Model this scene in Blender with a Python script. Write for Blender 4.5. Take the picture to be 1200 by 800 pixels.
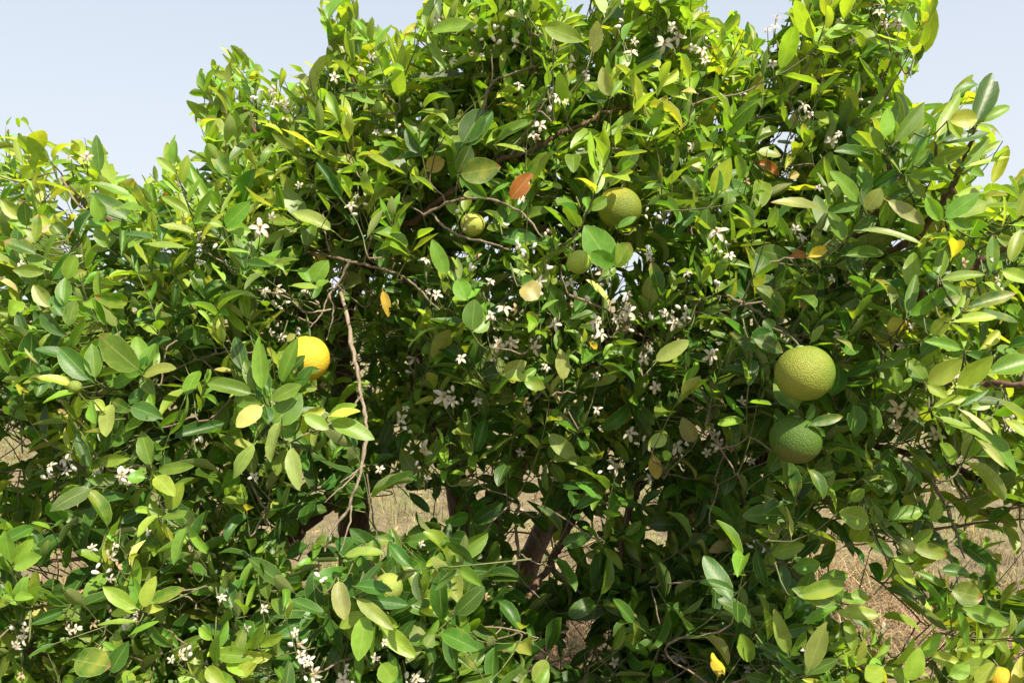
import bpy, bmesh, math, random
import numpy as np
from mathutils import Vector, Matrix

random.seed(11)
rng = np.random.default_rng(11)
for o in list(bpy.data.objects):
    bpy.data.objects.remove(o)
SC = bpy.context.scene
COL = SC.collection
R = math.radians

# ------------------------------------------------------------------ camera, sky, sun, exposure
FPX = 924.0                      # focal length in pixels of the 1200 px wide photograph
CAM = np.array([0.0, 0.0, 1.5])
PITCH = math.atan(50 / FPX)      # the camera looks a little downwards
cd = bpy.data.cameras.new("camera")
cam = bpy.data.objects.new("camera", cd)
COL.objects.link(cam)
cam.location = CAM
cam.rotation_euler = (math.pi / 2 - PITCH, 0, 0)
cd.sensor_width = 36
cd.lens = 36 * FPX / 1200
cd.clip_start = 0.02
cd.clip_end = 3000
SC.camera = cam

TO_SUN = np.array([0.37, -0.46, 0.81])
TO_SUN /= np.linalg.norm(TO_SUN)
SUN_EL = math.asin(TO_SUN[2])
SUN_AZ = math.atan2(TO_SUN[0], TO_SUN[1])
w = bpy.data.worlds.new("World")
SC.world = w
w.use_nodes = True
nt = w.node_tree
bg = nt.nodes["Background"]
sky = nt.nodes.new("ShaderNodeTexSky")
sky.sky_type = 'NISHITA'
sky.sun_disc = False
sky.sun_elevation = SUN_EL
sky.sun_rotation = SUN_AZ
sky.air_density = 1.0
sky.dust_density = 5.0
sky.ozone_density = 1.0
hz = nt.nodes.new("ShaderNodeMix")          # thick summer haze washing out the blue
hz.data_type = 'RGBA'
gw = nt.nodes.new("ShaderNodeTexCoord"); gs = nt.nodes.new("ShaderNodeSeparateXYZ"); gr = nt.nodes.new("ShaderNodeMapRange")
nt.links.new(gw.outputs["Generated"], gs.inputs[0]); nt.links.new(gs.outputs[2], gr.inputs[0])
gr.inputs[1].default_value = 0.0; gr.inputs[2].default_value = 0.45; gr.inputs[3].default_value = 0.97; gr.inputs[4].default_value = 0.60
nt.links.new(gr.outputs[0], hz.inputs[0])    # thicker towards the horizon
hz.inputs[7].default_value = (4.75, 5.1, 5.6, 1)
nt.links.new(sky.outputs[0], hz.inputs[6])
nt.links.new(hz.outputs[2], bg.inputs[0])
bg.inputs[1].default_value = 0.085
sd = bpy.data.lights.new("sun", 'SUN')
sun = bpy.data.objects.new("sun", sd)
COL.objects.link(sun)
sd.energy = 4.5
sd.angle = R(0.5)
sd.color = (1.0, 0.91, 0.75)
sun.location = (2, -3, 6)
sun.rotation_euler = Vector(tuple(TO_SUN)).to_track_quat('Z', 'Y').to_euler()
SC.view_settings.view_transform = 'Standard'
SC.view_settings.look = 'None'
SC.view_settings.exposure = 1.12
SC.view_settings.gamma = 1.0
SC.cycles.max_bounces = 8
SC.cycles.diffuse_bounces = 4
SC.cycles.transmission_bounces = 6
SC.cycles.use_denoising = True

# ------------------------------------------------------------------ pixel <-> world
cp, sp = math.cos(PITCH), math.sin(PITCH)
FWD = np.array([0, cp, -sp]); UPV = np.array([0, sp, cp]); RGT = np.array([1.0, 0, 0])

def P(px, py, d):
    """the point seen at photograph pixel (px, py), d metres in front of the camera"""
    return CAM + d * (FWD + (px - 600) / FPX * RGT - (py - 400) / FPX * UPV)

def PV(px, py, d):
    px, py, d = map(np.asarray, (px, py, d))
    return CAM + d[:, None] * (FWD + ((px - 600) / FPX)[:, None] * RGT - ((py - 400) / FPX)[:, None] * UPV)

def proj(p):
    q = p - CAM
    d = q @ FWD
    return 600 + FPX * (q @ RGT) / d, 400 - FPX * (q @ UPV) / d, d

def unit(v):
    v = np.asarray(v, float)
    return v / np.maximum(np.linalg.norm(v, axis=-1, keepdims=True), 1e-9)

# front of the crown: depth control points (px, py, metres)
DC = np.array([
 (0,150,1.75),(0,300,1.45),(0,500,1.5),(60,450,1.25),(0,750,1.15),(150,600,1.2),(150,400,1.3),(250,270,1.3),(250,100,1.65),
 (300,600,1.3),(300,480,1.2),(330,750,1.15),(440,720,1.1),(430,430,1.8),(430,300,1.45),(450,100,1.5),(520,220,1.42),(600,50,1.4),
 (620,300,1.28),(550,370,1.3),(600,420,1.38),(520,500,1.45),(600,560,1.65),(650,650,1.75),(700,500,1.5),(720,740,1.55),(800,680,1.62),
 (850,450,1.4),(840,270,1.3),(725,200,1.4),(850,100,1.5),(1000,80,1.6),(940,200,1.5),(1020,280,1.12),(1150,150,1.05),(1120,300,1.05),
 (1150,450,0.98),(960,430,1.18),(1000,600,1.2),(900,700,1.25),(1000,760,1.2),(1150,700,1.4),(1130,560,1.4),(1200,800,1.3),(800,560,1.5),
 (-250,300,1.6),(-250,800,1.3),(1450,400,1.0),(1450,800,1.15),(600,-200,1.6),(0,-200,2.0),(1200,-200,1.9),(600,900,1.5)], float)

def d0(px, py):
    px = np.asarray(px, float); py = np.asarray(py, float)
    r2 = (px[..., None] - DC[:, 0]) ** 2 + (py[..., None] - DC[:, 1]) ** 2 + 900
    ww = r2 ** -1.6
    return (ww * DC[:, 2]).sum(-1) / ww.sum(-1)

# outline of the crown against the sky
SIL = np.array([(-500,1300),(-500,230),(-120,200),(-20,150),(5,150),(18,128),(38,136),(58,158),(78,172),(98,160),(122,165),(126,205),(160,205),(182,196),
 (192,160),(210,158),(216,182),(240,178),(226,142),(221,112),(236,78),(256,60),(276,54),(300,74),(326,88),(350,72),(376,80),(382,50),(374,16),(380,-90),
 (412,-90),(420,22),(456,30),(478,42),(494,12),(500,-120),(640,-150),(652,-20),(668,14),(690,8),(700,-100),(800,-100),(836,-30),(832,22),(848,34),(862,8),(884,40),(908,52),
 (926,18),(940,-90),(1080,-60),(1100,18),(1082,50),(1074,78),(1060,98),(1064,126),(1086,120),(1094,150),(1110,118),(1138,92),(1164,88),(1164,116),(1182,126),
 (1166,146),(1184,160),(1184,186),(1152,204),(1140,218),(1166,226),(1186,208),(1215,200),(1300,150),(1700,120),(1700,1300)], float)

def inside(px, py, poly=SIL):
    px = np.asarray(px, float); py = np.asarray(py, float)
    res = np.zeros(px.shape, bool)
    x1, y1 = poly[-1]
    for x2, y2 in poly:
        c = ((y2 > py) != (y1 > py)) & (px < (x1 - x2) * (py - y2) / (y1 - y2 + 1e-12) + x2)
        res ^= c
        x1, y1 = x2, y2
    return res

# gaps in the crown: (px, py, rx, ry) through which sky or ground shows
GAPS = [(917,166,15,16),(925,200,11,9),(960,190,7,9),(1048,286,20,8),(1052,252,9,9),(1135,264,26,9),(1192,296,10,6),(86,233,13,15),(75,246,9,12),
 (203,273,9,6),(60,225,7,7),(640,648,42,36),(768,622,18,20),(455,600,34,36),(515,590,26,24),(345,618,34,20),(1062,520,46,18),(1130,535,40,18),(1000,690,46,34),
 (1092,752,46,28),(690,752,34,40),(72,664,34,30),(14,520,22,30),(965,605,24,14),(640,775,26,16),(560,600,18,12),(20,350,8,12),(600,225,0,0),(655,228,7,8),(752,243,4,6),(1185,470,12,12)]
GAPS = np.array(GAPS, float)
GAPS[GAPS[:, 1] > 400, 2:] *= 0.9
GAPS[(GAPS[:, 1] > 660) & (GAPS[:, 0] > 960), 2:] *= 1.25

def clamp_to(c, s, most):
    """end of a stalk that leaves c for the wood at s, at most so long, always running back into the crown"""
    v = s - c; q = np.linalg.norm(v)
    return s if q < most else c + unit(v / q + FWD * .6) * most

def in_gap(px, py, grow=1.0):
    px = np.asarray(px)[:, None]; py = np.asarray(py)[:, None]
    return ((((px - GAPS[:, 0]) / (GAPS[:, 2] * grow + .01)) ** 2 + ((py - GAPS[:, 1]) / (GAPS[:, 3] * grow + .01)) ** 2) < 1).any(1)

# ------------------------------------------------------------------ materials
def new_mat(name):
    m = bpy.data.materials.new(name)
    m.use_nodes = True
    n = m.node_tree.nodes
    return m, n, m.node_tree.links, n["Principled BSDF"], n["Material Output"]

def ramp(n, stops):
    r = n.new("ShaderNodeValToRGB")
    while len(r.color_ramp.elements) < len(stops):
        r.color_ramp.elements.new(0.5)
    for e, (p, c) in zip(r.color_ramp.elements, stops):
        e.position = p; e.color = (*c, 1)
    return r

def mathn(n, l, op, a, b=None, c=None):
    m = n.new("ShaderNodeMath"); m.operation = op
    for i, x in enumerate((a, b, c)):
        if x is None: continue
        if hasattr(x, "links") or hasattr(x, "is_linked"): l.new(x, m.inputs[i])
        else: m.inputs[i].default_value = x
    return m.outputs[0]

def mixc(n, l, f, a, b, mode='MIX'):
    m = n.new("ShaderNodeMix"); m.data_type = 'RGBA'; m.blend_type = mode
    for i, x in ((0, f), (6, a), (7, b)):
        if hasattr(x, "is_linked"): l.new(x, m.inputs[i])
        elif i == 0: m.inputs[0].default_value = x
        else: m.inputs[i].default_value = (*x, 1)
    return m.outputs[2]

def noise(n, l, scale, detail=3, vec=None, rough=0.55):
    t = n.new("ShaderNodeTexNoise"); t.inputs["Scale"].default_value = scale; t.inputs["Detail"].default_value = detail
    t.inputs["Roughness"].default_value = rough
    if vec is not None: l.new(vec, t.inputs["Vector"])
    return t.outputs["Fac"]

def leaf_material():
    m, n, l, b, out = new_mat("citrus_leaf")
    at = n.new("ShaderNodeAttribute"); at.attribute_name = "tint"
    uv = n.new("ShaderNodeUVMap"); uv.uv_map = "UVMap"
    sx = n.new("ShaderNodeSeparateXYZ"); l.new(uv.outputs[0], sx.inputs[0])
    u, v0 = sx.outputs[0], sx.outputs[1]
    v = mathn(n, l, 'ABSOLUTE', v0)
    geo = n.new("ShaderNodeNewGeometry")
    back = geo.outputs["Backfacing"]
    tc = n.new("ShaderNodeTexCoord")
    n1 = noise(n, l, 38, 3, tc.outputs["Object"])
    n2 = noise(n, l, 160, 2, tc.outputs["Object"])
    mott = mathn(n, l, 'MULTIPLY_ADD', n1, 0.9, 0.55)
    mott = mathn(n, l, 'MULTIPLY_ADD', n2, 0.22, mott)
    mv = n.new("ShaderNodeVectorMath"); mv.operation = 'SCALE'
    l.new(at.outputs["Color"], mv.inputs[0]); l.new(mathn(n, l, 'SUBTRACT', mott, 0.11), mv.inputs["Scale"])
    col = mv.outputs[0]
    # midrib, side veins, pale margin that also paints in bright rim light
    mid = mathn(n, l, 'LESS_THAN', v, 0.055)
    ph = mathn(n, l, 'SUBTRACT', mathn(n, l, 'MULTIPLY', u, 9.0), mathn(n, l, 'MULTIPLY', v, 2.6))
    sv = mathn(n, l, 'POWER', mathn(n, l, 'MULTIPLY_ADD', mathn(n, l, 'SINE', mathn(n, l, 'MULTIPLY', ph, 6.283)), 0.5, 0.5), 8.0)
    edge = mathn(n, l, 'GREATER_THAN', v, 0.94)
    lite = mixc(n, l, 0.5, at.outputs["Color"], (0.42, 0.46, 0.14))
    col = mixc(n, l, mathn(n, l, 'MULTIPLY', mid, 0.55), col, lite)
    col = mixc(n, l, mathn(n, l, 'MULTIPLY', sv, 0.10), col, lite)
    col = mixc(n, l, mathn(n, l, 'MULTIPLY', edge, 0.55), col, lite)
    age = at.outputs["Alpha"]                                    # old leaves: yellow blotches, brown tips and specks
    n3 = noise(n, l, 70, 4, tc.outputs["Object"], 0.65)
    mr = n.new("ShaderNodeMapRange"); mr.inputs[1].default_value = 0.72; mr.inputs[2].default_value = 1.02; mr.inputs[3].default_value = 0; mr.inputs[4].default_value = 0.6
    l.new(mathn(n, l, 'ADD', noise(n, l, 34, 4, tc.outputs["Object"], 0.6), mathn(n, l, 'MULTIPLY', mathn(n, l, 'POWER', age, 3.0), .33)), mr.inputs[0])
    bl = mr.outputs[0]
    col = mixc(n, l, bl, col, (0.36, 0.34, 0.05))
    tipb = mathn(n, l, 'GREATER_THAN', mathn(n, l, 'ADD', mathn(n, l, 'MULTIPLY', u, age), mathn(n, l, 'MULTIPLY', n3, .4)), 1.08)
    col = mixc(n, l, mathn(n, l, 'MULTIPLY', tipb, 0.8), col, (0.24, 0.13, 0.05))
    sp2 = mathn(n, l, 'GREATER_THAN', mathn(n, l, 'ADD', noise(n, l, 300, 2, tc.outputs["Object"]), mathn(n, l, 'MULTIPLY', age, .06)), 0.755)
    col = mixc(n, l, mathn(n, l, 'MULTIPLY', sp2, 0.6), col, (0.14, 0.10, 0.03))
    under = mixc(n, l, 0.5, col, (0.30, 0.32, 0.12))
    col2 = mixc(n, l, back, col, under)
    l.new(col2, b.inputs["Base Color"])
    l.new(mathn(n, l, 'MULTIPLY_ADD', back, 0.2, 0.43), b.inputs["Roughness"])
    b.inputs["Specular IOR Level"].default_value = 0.42
    bp = n.new("ShaderNodeBump"); bp.inputs["Strength"].default_value = 0.35; bp.inputs["Distance"].default_value = 0.0014
    hgt = mathn(n, l, 'SUBTRACT', mathn(n, l, 'MULTIPLY', n1, 1.2), mathn(n, l, 'ADD', mathn(n, l, 'MULTIPLY', sv, 0.10), mathn(n, l, 'MULTIPLY', mid, 0.5)))
    l.new(hgt, bp.inputs["Height"]); l.new(bp.outputs[0], b.inputs["Normal"])
    tr = n.new("ShaderNodeBsdfTranslucent")
    tcol = mixc(n, l, 1.0, col, (2.6, 2.5, 0.6), 'MULTIPLY')
    l.new(tcol, tr.inputs[0])
    mx = n.new("ShaderNodeMixShader"); mx.inputs[0].default_value = 0.34
    l.new(b.outputs[0], mx.inputs[1]); l.new(tr.outputs[0], mx.inputs[2]); l.new(mx.outputs[0], out.inputs[0])
    return m

def bark_material(name, c1, c2, scale=60, rough=0.85):
    m, n, l, b, out = new_mat(name)
    tc = n.new("ShaderNodeTexCoord")
    mp = n.new("ShaderNodeMapping"); mp.inputs["Scale"].default_value = (1, 1, 0.35); l.new(tc.outputs["Object"], mp.inputs[0])
    f = noise(n, l, scale, 6, mp.outputs[0], 0.65)
    r = ramp(n, [(0.3, c1), (0.7, c2)]); l.new(f, r.inputs[0]); l.new(r.outputs[0], b.inputs["Base Color"])
    b.inputs["Roughness"].default_value = rough
    bp = n.new("ShaderNodeBump"); bp.inputs["Strength"].default_value = 0.8; bp.inputs["Distance"].default_value = 0.004
    l.new(f, bp.inputs["Height"]); l.new(bp.outputs[0], b.inputs["Normal"])
    return m

def plain(name, c, rough=0.6, c2=None, scale=80, transl=0.0):
    m, n, l, b, out = new_mat(name)
    tc = n.new("ShaderNodeTexCoord")
    f = noise(n, l, scale, 3, tc.outputs["Object"])
    c2 = c2 or tuple(x * 0.75 for x in c)
    r = ramp(n, [(0.35, c2), (0.65, c)]); l.new(f, r.inputs[0]); l.new(r.outputs[0], b.inputs["Base Color"])
    b.inputs["Roughness"].default_value = rough
    if transl:
        tr = n.new("ShaderNodeBsdfTranslucent"); l.new(r.outputs[0], tr.inputs[0])
        mx = n.new("ShaderNodeMixShader"); mx.inputs[0].default_value = transl
        l.new(b.outputs[0], mx.inputs[1]); l.new(tr.outputs[0], mx.inputs[2]); l.new(mx.outputs[0], out.inputs[0])
    return m

def tint_material(name, rough=0.8, transl=0.2):
    m, n, l, b, out = new_mat(name)
    at = n.new("ShaderNodeAttribute"); at.attribute_name = "tint"
    l.new(at.outputs["Color"], b.inputs["Base Color"]); b.inputs["Roughness"].default_value = rough
    tr = n.new("ShaderNodeBsdfTranslucent"); l.new(at.outputs["Color"], tr.inputs[0])
    mx = n.new("ShaderNodeMixShader"); mx.inputs[0].default_value = transl
    l.new(b.outputs[0], mx.inputs[1]); l.new(tr.outputs[0], mx.inputs[2]); l.new(mx.outputs[0], out.inputs[0])
    return m

def peel_material(name, c_a, c_b, c_low, axis, lo=0.15, hi=0.85):
    """citrus peel: two colours, ripening plus painted light and shade, split along a fixed direction of the fruit, pores as bump"""
    m, n, l, b, out = new_mat(name)
    tc = n.new("ShaderNodeTexCoord")
    vm = n.new("ShaderNodeVectorMath"); vm.operation = 'DOT_PRODUCT'
    l.new(tc.outputs["Object"], vm.inputs[0]); vm.inputs[1].default_value = axis
    nz = noise(n, l, 45, 4, tc.outputs["Object"])
    f = mathn(n, l, 'MULTIPLY_ADD', vm.outputs["Value"], 16.0, 0.5)
    f = mathn(n, l, 'ADD', f, mathn(n, l, 'MULTIPLY_ADD', nz, 0.9, -0.45))
    r = ramp(n, [(lo, c_a), (hi, c_b)]); l.new(f, r.inputs[0])
    vo = n.new("ShaderNodeTexVoronoi"); vo.inputs["Scale"].default_value = 620; l.new(tc.outputs["Object"], vo.inputs["Vector"])
    pore = mathn(n, l, 'SMOOTH_MIN', vo.outputs["Distance"], 0.5, 0.2)
    spots = noise(n, l, 420, 2, tc.outputs["Object"])
    col = mixc(n, l, mathn(n, l, 'MULTIPLY', mathn(n, l, 'LESS_THAN', vo.outputs["Distance"], 0.22), 0.35), r.outputs[0], c_low)
    blem = mathn(n, l, 'GREATER_THAN', noise(n, l, 75, 5, tc.outputs["Object"], 0.7), 0.68)
    col = mixc(n, l, mathn(n, l, 'MULTIPLY', blem, 0.5), col, (0.16, 0.10, 0.03))
    l.new(col, b.inputs["Base Color"])
    b.inputs["Roughness"].default_value = 0.5
    b.inputs["Specular IOR Level"].default_value = 0.28
    bp = n.new("ShaderNodeBump"); bp.inputs["Strength"].default_value = 0.8; bp.inputs["Distance"].default_value = 0.0017
    l.new(mathn(n, l, 'ADD', pore, mathn(n, l, 'MULTIPLY', spots, 1.3)), bp.inputs["Height"]); l.new(bp.outputs[0], b.inputs["Normal"])
    return m

M_LEAF = leaf_material()
M_BARK = bark_material("brown_bark", (0.045, 0.024, 0.016), (0.165, 0.088, 0.055), 70)
M_TWIG = bark_material("grey_brown_twig_bark", (0.10, 0.075, 0.05), (0.25, 0.19, 0.13), 120)
M_DEAD = bark_material("dry_twig_bark", (0.12, 0.09, 0.06), (0.36, 0.29, 0.21), 150)
M_STEM = plain("green_shoot", (0.11, 0.14, 0.035), 0.6, (0.075, 0.075, 0.03), 40)
M_PETAL = plain("white_petal", (0.64, 0.605, 0.50), 0.55, (0.54, 0.47, 0.36), 140, 0.25)
M_SPENT = plain("faded_petal", (0.50, 0.38, 0.22), 0.8, (0.30, 0.20, 0.10), 200, 0.2)
M_STAMEN = plain("cream_stamen", (0.66, 0.52, 0.22), 0.6, (0.50, 0.33, 0.06), 500)
M_BUD = plain("white_bud", (0.78, 0.74, 0.66), 0.45, (0.66, 0.60, 0.52), 300, 0.15)
M_CALYX = plain("green_calyx", (0.20, 0.28, 0.07), 0.6, (0.13, 0.19, 0.05), 300)

def ground_material():
    m, n, l, b, out = new_mat("dry_orchard_soil")
    tc = n.new("ShaderNodeTexCoord")
    big = noise(n, l, 0.9, 4, tc.outputs["Object"])
    med = noise(n, l, 9, 6, tc.outputs["Object"], 0.7)
    fine = noise(n, l, 70, 4, tc.outputs["Object"], 0.7)
    r = ramp(n, [(0.25, (0.09, 0.065, 0.034)), (0.5, (0.19, 0.148, 0.08)), (0.75, (0.29, 0.235, 0.13))]); l.new(med, r.inputs[0])
    g = ramp(n, [(0.48, (0, 0, 0)), (0.66, (1, 1, 1))]); l.new(big, g.inputs[0])
    gm = mathn(n, l, 'MULTIPLY', g.outputs[0], mathn(n, l, 'GREATER_THAN', fine, 0.47))
    col = mixc(n, l, mathn(n, l, 'MULTIPLY', gm, 0.6), r.outputs[0], (0.20, 0.23, 0.075))
    fr = mathn(n, l, 'MULTIPLY_ADD', fine, 0.9, 0.55)
    vm = n.new("ShaderNodeVectorMath"); vm.operation = 'SCALE'; l.new(col, vm.inputs[0]); l.new(fr, vm.inputs["Scale"])
    l.new(vm.outputs[0], b.inputs["Base Color"]); b.inputs["Roughness"].default_value = 0.95
    bp = n.new("ShaderNodeBump"); bp.inputs["Strength"].default_value = 1.0; bp.inputs["Distance"].default_value = 0.03
    l.new(mathn(n, l, 'ADD', med, mathn(n, l, 'MULTIPLY', fine, 0.5)), bp.inputs["Height"]); l.new(bp.outputs[0], b.inputs["Normal"])
    return m

# ------------------------------------------------------------------ mesh helpers
def mesh_from_arrays(name, V, Q, mat, tint=None, uv=None, smooth=True):
    """V (n,3); Q (f,4) quads; tint (n,3) per point; uv (n,2) per point"""
    me = bpy.data.meshes.new(name)
    nv, nf = len(V), len(Q)
    me.vertices.add(nv); me.vertices.foreach_set("co", np.ascontiguousarray(V, np.float32).ravel())
    me.loops.add(nf * 4); me.loops.foreach_set("vertex_index", np.ascontiguousarray(Q, np.int32).ravel())
    me.polygons.add(nf)
    me.polygons.foreach_set("loop_start", np.arange(0, nf * 4, 4, dtype=np.int32))
    me.polygons.foreach_set("use_smooth", np.full(nf, smooth, bool))
    if uv is not None:
        ul = me.uv_layers.new(name="UVMap")
        ul.uv.foreach_set("vector", np.ascontiguousarray(uv[Q.ravel()], np.float32).ravel())
    if tint is not None:
        ca = me.color_attributes.new("tint", 'FLOAT_COLOR', 'POINT')
        ca.data.foreach_set("color", np.ascontiguousarray(tint if tint.shape[1] == 4 else np.c_[tint, np.ones(nv)], np.float32).ravel())
    me.materials.append(mat)
    me.update(calc_edges=True)
    me.validate()
    return me

def link(name, me, parent=None, loc=(0, 0, 0)):
    o = bpy.data.objects.new(name, me)
    COL.objects.link(o)
    o.location = loc
    if parent is not None: o.parent = parent
    return o

def tag(o, label=None, cat=None, group=None, kind=None):
    for k, v in (("label", label), ("category", cat), ("group", group), ("kind", kind)):
        if v: o[k] = v
    return o

class Tubes:
    """collects tapered tubes; build() makes one mesh"""
    def __init__(s): s.V = []; s.Q = []; s.n = 0
    def add(s, pts, rad, sides=6):
        pts = np.asarray(pts, float); rad = np.broadcast_to(np.asarray(rad, float), (len(pts),))
        t = unit(np.gradient(pts, axis=0))
        a = np.array([0.31, 0.17, 0.93]) if abs(t[0] @ np.array([0.31, 0.17, 0.93])) < 0.9 else np.array([0.9, 0.3, 0.1])
        x = unit(np.cross(t, a)); y = np.cross(t, x)
        ang = np.linspace(0, 2 * math.pi, sides, endpoint=False)
        ring = pts[:, None] + rad[:, None, None] * (np.cos(ang)[None, :, None] * x[:, None] + np.sin(ang)[None, :, None] * y[:, None])
        k = len(pts)
        s.V.append(ring.reshape(-1, 3))
        i = np.arange(k - 1)[:, None] * sides; j = np.arange(sides)[None]; j2 = (j + 1) % sides
        q = np.stack([i + j, i + j2, i + sides + j2, i + sides + j], -1).reshape(-1, 4)
        s.Q.append(q + s.n)
        s.n += k * sides
    def build(s, name, mat, parent=None, origin=(0, 0, 0), ploc=(0, 0, 0)):
        me = mesh_from_arrays(name, np.concatenate(s.V) - np.asarray(origin), np.concatenate(s.Q), mat)
        return link(name, me, parent, tuple(np.asarray(origin) - np.asarray(ploc)))

def spline(pts, n=8):
    """Catmull-Rom through rows (any number of columns)"""
    p = np.asarray(pts, float)
    p = np.vstack([2 * p[0] - p[1], p, 2 * p[-1] - p[-2]])
    out = []
    for i in range(1, len(p) - 2):
        for t in np.linspace(0, 1, n, endpoint=False):
            a, b, c, d = p[i - 1], p[i], p[i + 1], p[i + 2]
            out.append(0.5 * (2 * b + (c - a) * t + (2 * a - 5 * b + 4 * c - d) * t * t + (3 * b - a - 3 * c + d) * t ** 3))
    out.append(p[-2])
    return np.array(out)

# ------------------------------------------------------------------ the ground
GM = ground_material()
bm = bmesh.new()
xs = np.r_[-900, -200, -60, -20, np.linspace(-9, 9, 61), 20, 60, 200, 900]
ys = np.r_[-300, -60, -10, np.linspace(-2, 16, 61), 25, 60, 200, 1500]
gx, gy = np.meshgrid(xs, ys)
gz = 0.03 * np.sin(gx * 1.3 + 0.5) * np.sin(gy * 1.1) + 0.015 * np.sin(gx * 4.1 + gy * 2.3) + 0.012 * rng.standard_normal(gx.shape)
gz *= np.clip(1 - np.hypot(gx, gy - 6) / 30, 0, 1)
V = np.stack([gx, gy, gz], -1).reshape(-1, 3)
nx_, ny_ = len(xs), len(ys)
ii = (np.arange(ny_ - 1)[:, None] * nx_ + np.arange(nx_ - 1)[None]).ravel()
Q = np.stack([ii, ii + 1, ii + nx_ + 1, ii + nx_], 1)
ground = link("ground", mesh_from_arrays("ground", V, Q, GM))
tag(ground, "dry sandy orchard soil with sparse grass under the tree", kind="structure")

# ------------------------------------------------------------------ dry straw, weeds and fallen leaves on the ground
M_TINT = tint_material("dry_plant_matter", 0.85, 0.2)

def blades(name, label, pos, h, wdt, tint, lean, flat=False):
    k = len(pos)
    az = rng.uniform(0, 2 * math.pi, k); la = rng.uniform(0, 2 * math.pi, k)
    ln = rng.uniform(0.1, 1, k) * lean
    if flat: ln = rng.uniform(1.2, 1.52, k)
    side = np.c_[np.cos(az), np.sin(az), np.zeros(k)] * (wdt * rng.uniform(.6, 1.3, k))[:, None]
    V = []
    for s in (0, 0.5, 1):
        a = ln * (0.6 + 0.4 * s)
        hh = h * s
        c = pos + np.c_[np.sin(a) * np.cos(la) * hh, np.sin(a) * np.sin(la) * hh, np.cos(a) * hh]
        ww = (1 - 0.8 * s)
        V += [c - side * ww, c + side * ww]
    V = np.stack(V, 1).reshape(-1, 3)
    b = np.arange(k)[:, None] * 6
    Q = np.concatenate([b + np.array([0, 1, 3, 2]), b + np.array([2, 3, 5, 4])])
    o = link(name, mesh_from_arrays(name, V, Q, M_TINT, tint=np.repeat(tint, 6, 0)))
    return tag(o, label, kind="stuff")

def ground_pts(k, spots=None, y0=2.2, y1=14):
    if spots is None:
        y = y0 + (y1 - y0) * rng.random(k) ** 1.8
        x = rng.uniform(-0.85, 0.85, k) * (y + 0.5)
    else:
        c = np.array(spots)[rng.integers(0, len(spots), k)]
        a = rng.standard_normal((k, 2))
        x = c[:, 0] + a[:, 0] * c[:, 2]; y = c[:, 1] + a[:, 1] * c[:, 2]
    return np.c_[x, y, np.zeros(k)]

def vary(base, k, s=0.25):
    base = np.asarray(base, float)
    if base.ndim == 1: base = base[None]
    c = base[rng.integers(0, len(base), k)]
    return np.clip(c * (1 + s * rng.standard_normal((k, 1))) * (1 + 0.08 * rng.standard_normal((k, 3))), 0.005, 0.9)

tuft = ground_pts(2600, None, 2.4, 13)
k = 2600 * 24
ps = np.repeat(tuft, 24, 0); ps[:, :2] += rng.normal(0, .045, (k, 2))
blades("dry_grass", "short dry straw coloured grass tufts on the soil under the tree", ps, rng.uniform(.04, .15, k) * np.repeat(rng.uniform(.5, 1.4, 2600), 24), 0.0032,
       np.clip(np.repeat(vary([(0.44, 0.37, 0.16), (0.36, 0.31, 0.13), (0.24, 0.26, 0.08), (0.27, 0.19, 0.10)], 2600), 24, 0) * rng.uniform(.4, 1.1, (k, 1)), .01, .8), 1.25)
k = 9000
wp = [(rng.uniform(-.8, .8) * y, y, 0.10 + 0.05 * y / 3) for y in rng.uniform(3.2, 12, 70)]
blades("green_weeds", "low green weeds in patches on the ground", ground_pts(k, wp), rng.uniform(.03, .11, k), 0.0035,
       vary([(0.16, 0.24, 0.05), (0.22, 0.28, 0.07)], k), 1.0)
def on_ground(px, py):
    r = P(px, py, 1) - CAM
    t = -CAM[2] / r[2]
    return CAM + r * t
sp_ = [(*on_ground(x, y)[:2], s) for x, y, s in ((1000, 690, .28), (960, 660, .25), (1090, 750, .22), (690, 760, .22), (1120, 770, .22), (640, 790, .2), (1060, 720, .25), (30, 730, .3), (560, 740, .25))]
k = 5000
ps = ground_pts(k, sp_); ps[:, 2] = rng.uniform(0.005, 0.07, k)
blades("straw_litter", "heaped brown straw and broken dry stalks on the ground", ps, rng.uniform(.06, .24, k), 0.0022,
       vary([(0.38, 0.25, 0.14), (0.46, 0.35, 0.20), (0.26, 0.15, 0.08)], k), 1, flat=True)

# ------------------------------------------------------------------ leaves as arrays
CS = np.array([-1, -0.52, 0, 0.52, 1.0])
SB = np.array([0, .07, .23, .44, .65, .84, .955, 1.0])          # along the blade
PROF_LEN = len(SB) + 1

class Leaves:
    F = ("o", "a", "n", "L", "W", "fold", "bend", "twist", "pet", "tint", "acum", "sid")
    def __init__(s): s.d = {f: [] for f in s.F}
    def add(s, **k):
        m = len(k["o"])
        for f in s.F:
            x = np.asarray(k[f], float)
            if f in ("o", "a", "n", "tint"): x = np.broadcast_to(x, (m, 3))
            else: x = np.broadcast_to(x, (m,))
            s.d[f].append(x)
    def cat(s):
        for f in s.F: s.d[f] = [np.concatenate(s.d[f])]
        return {f: s.d[f][0] for f in s.F}

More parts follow.
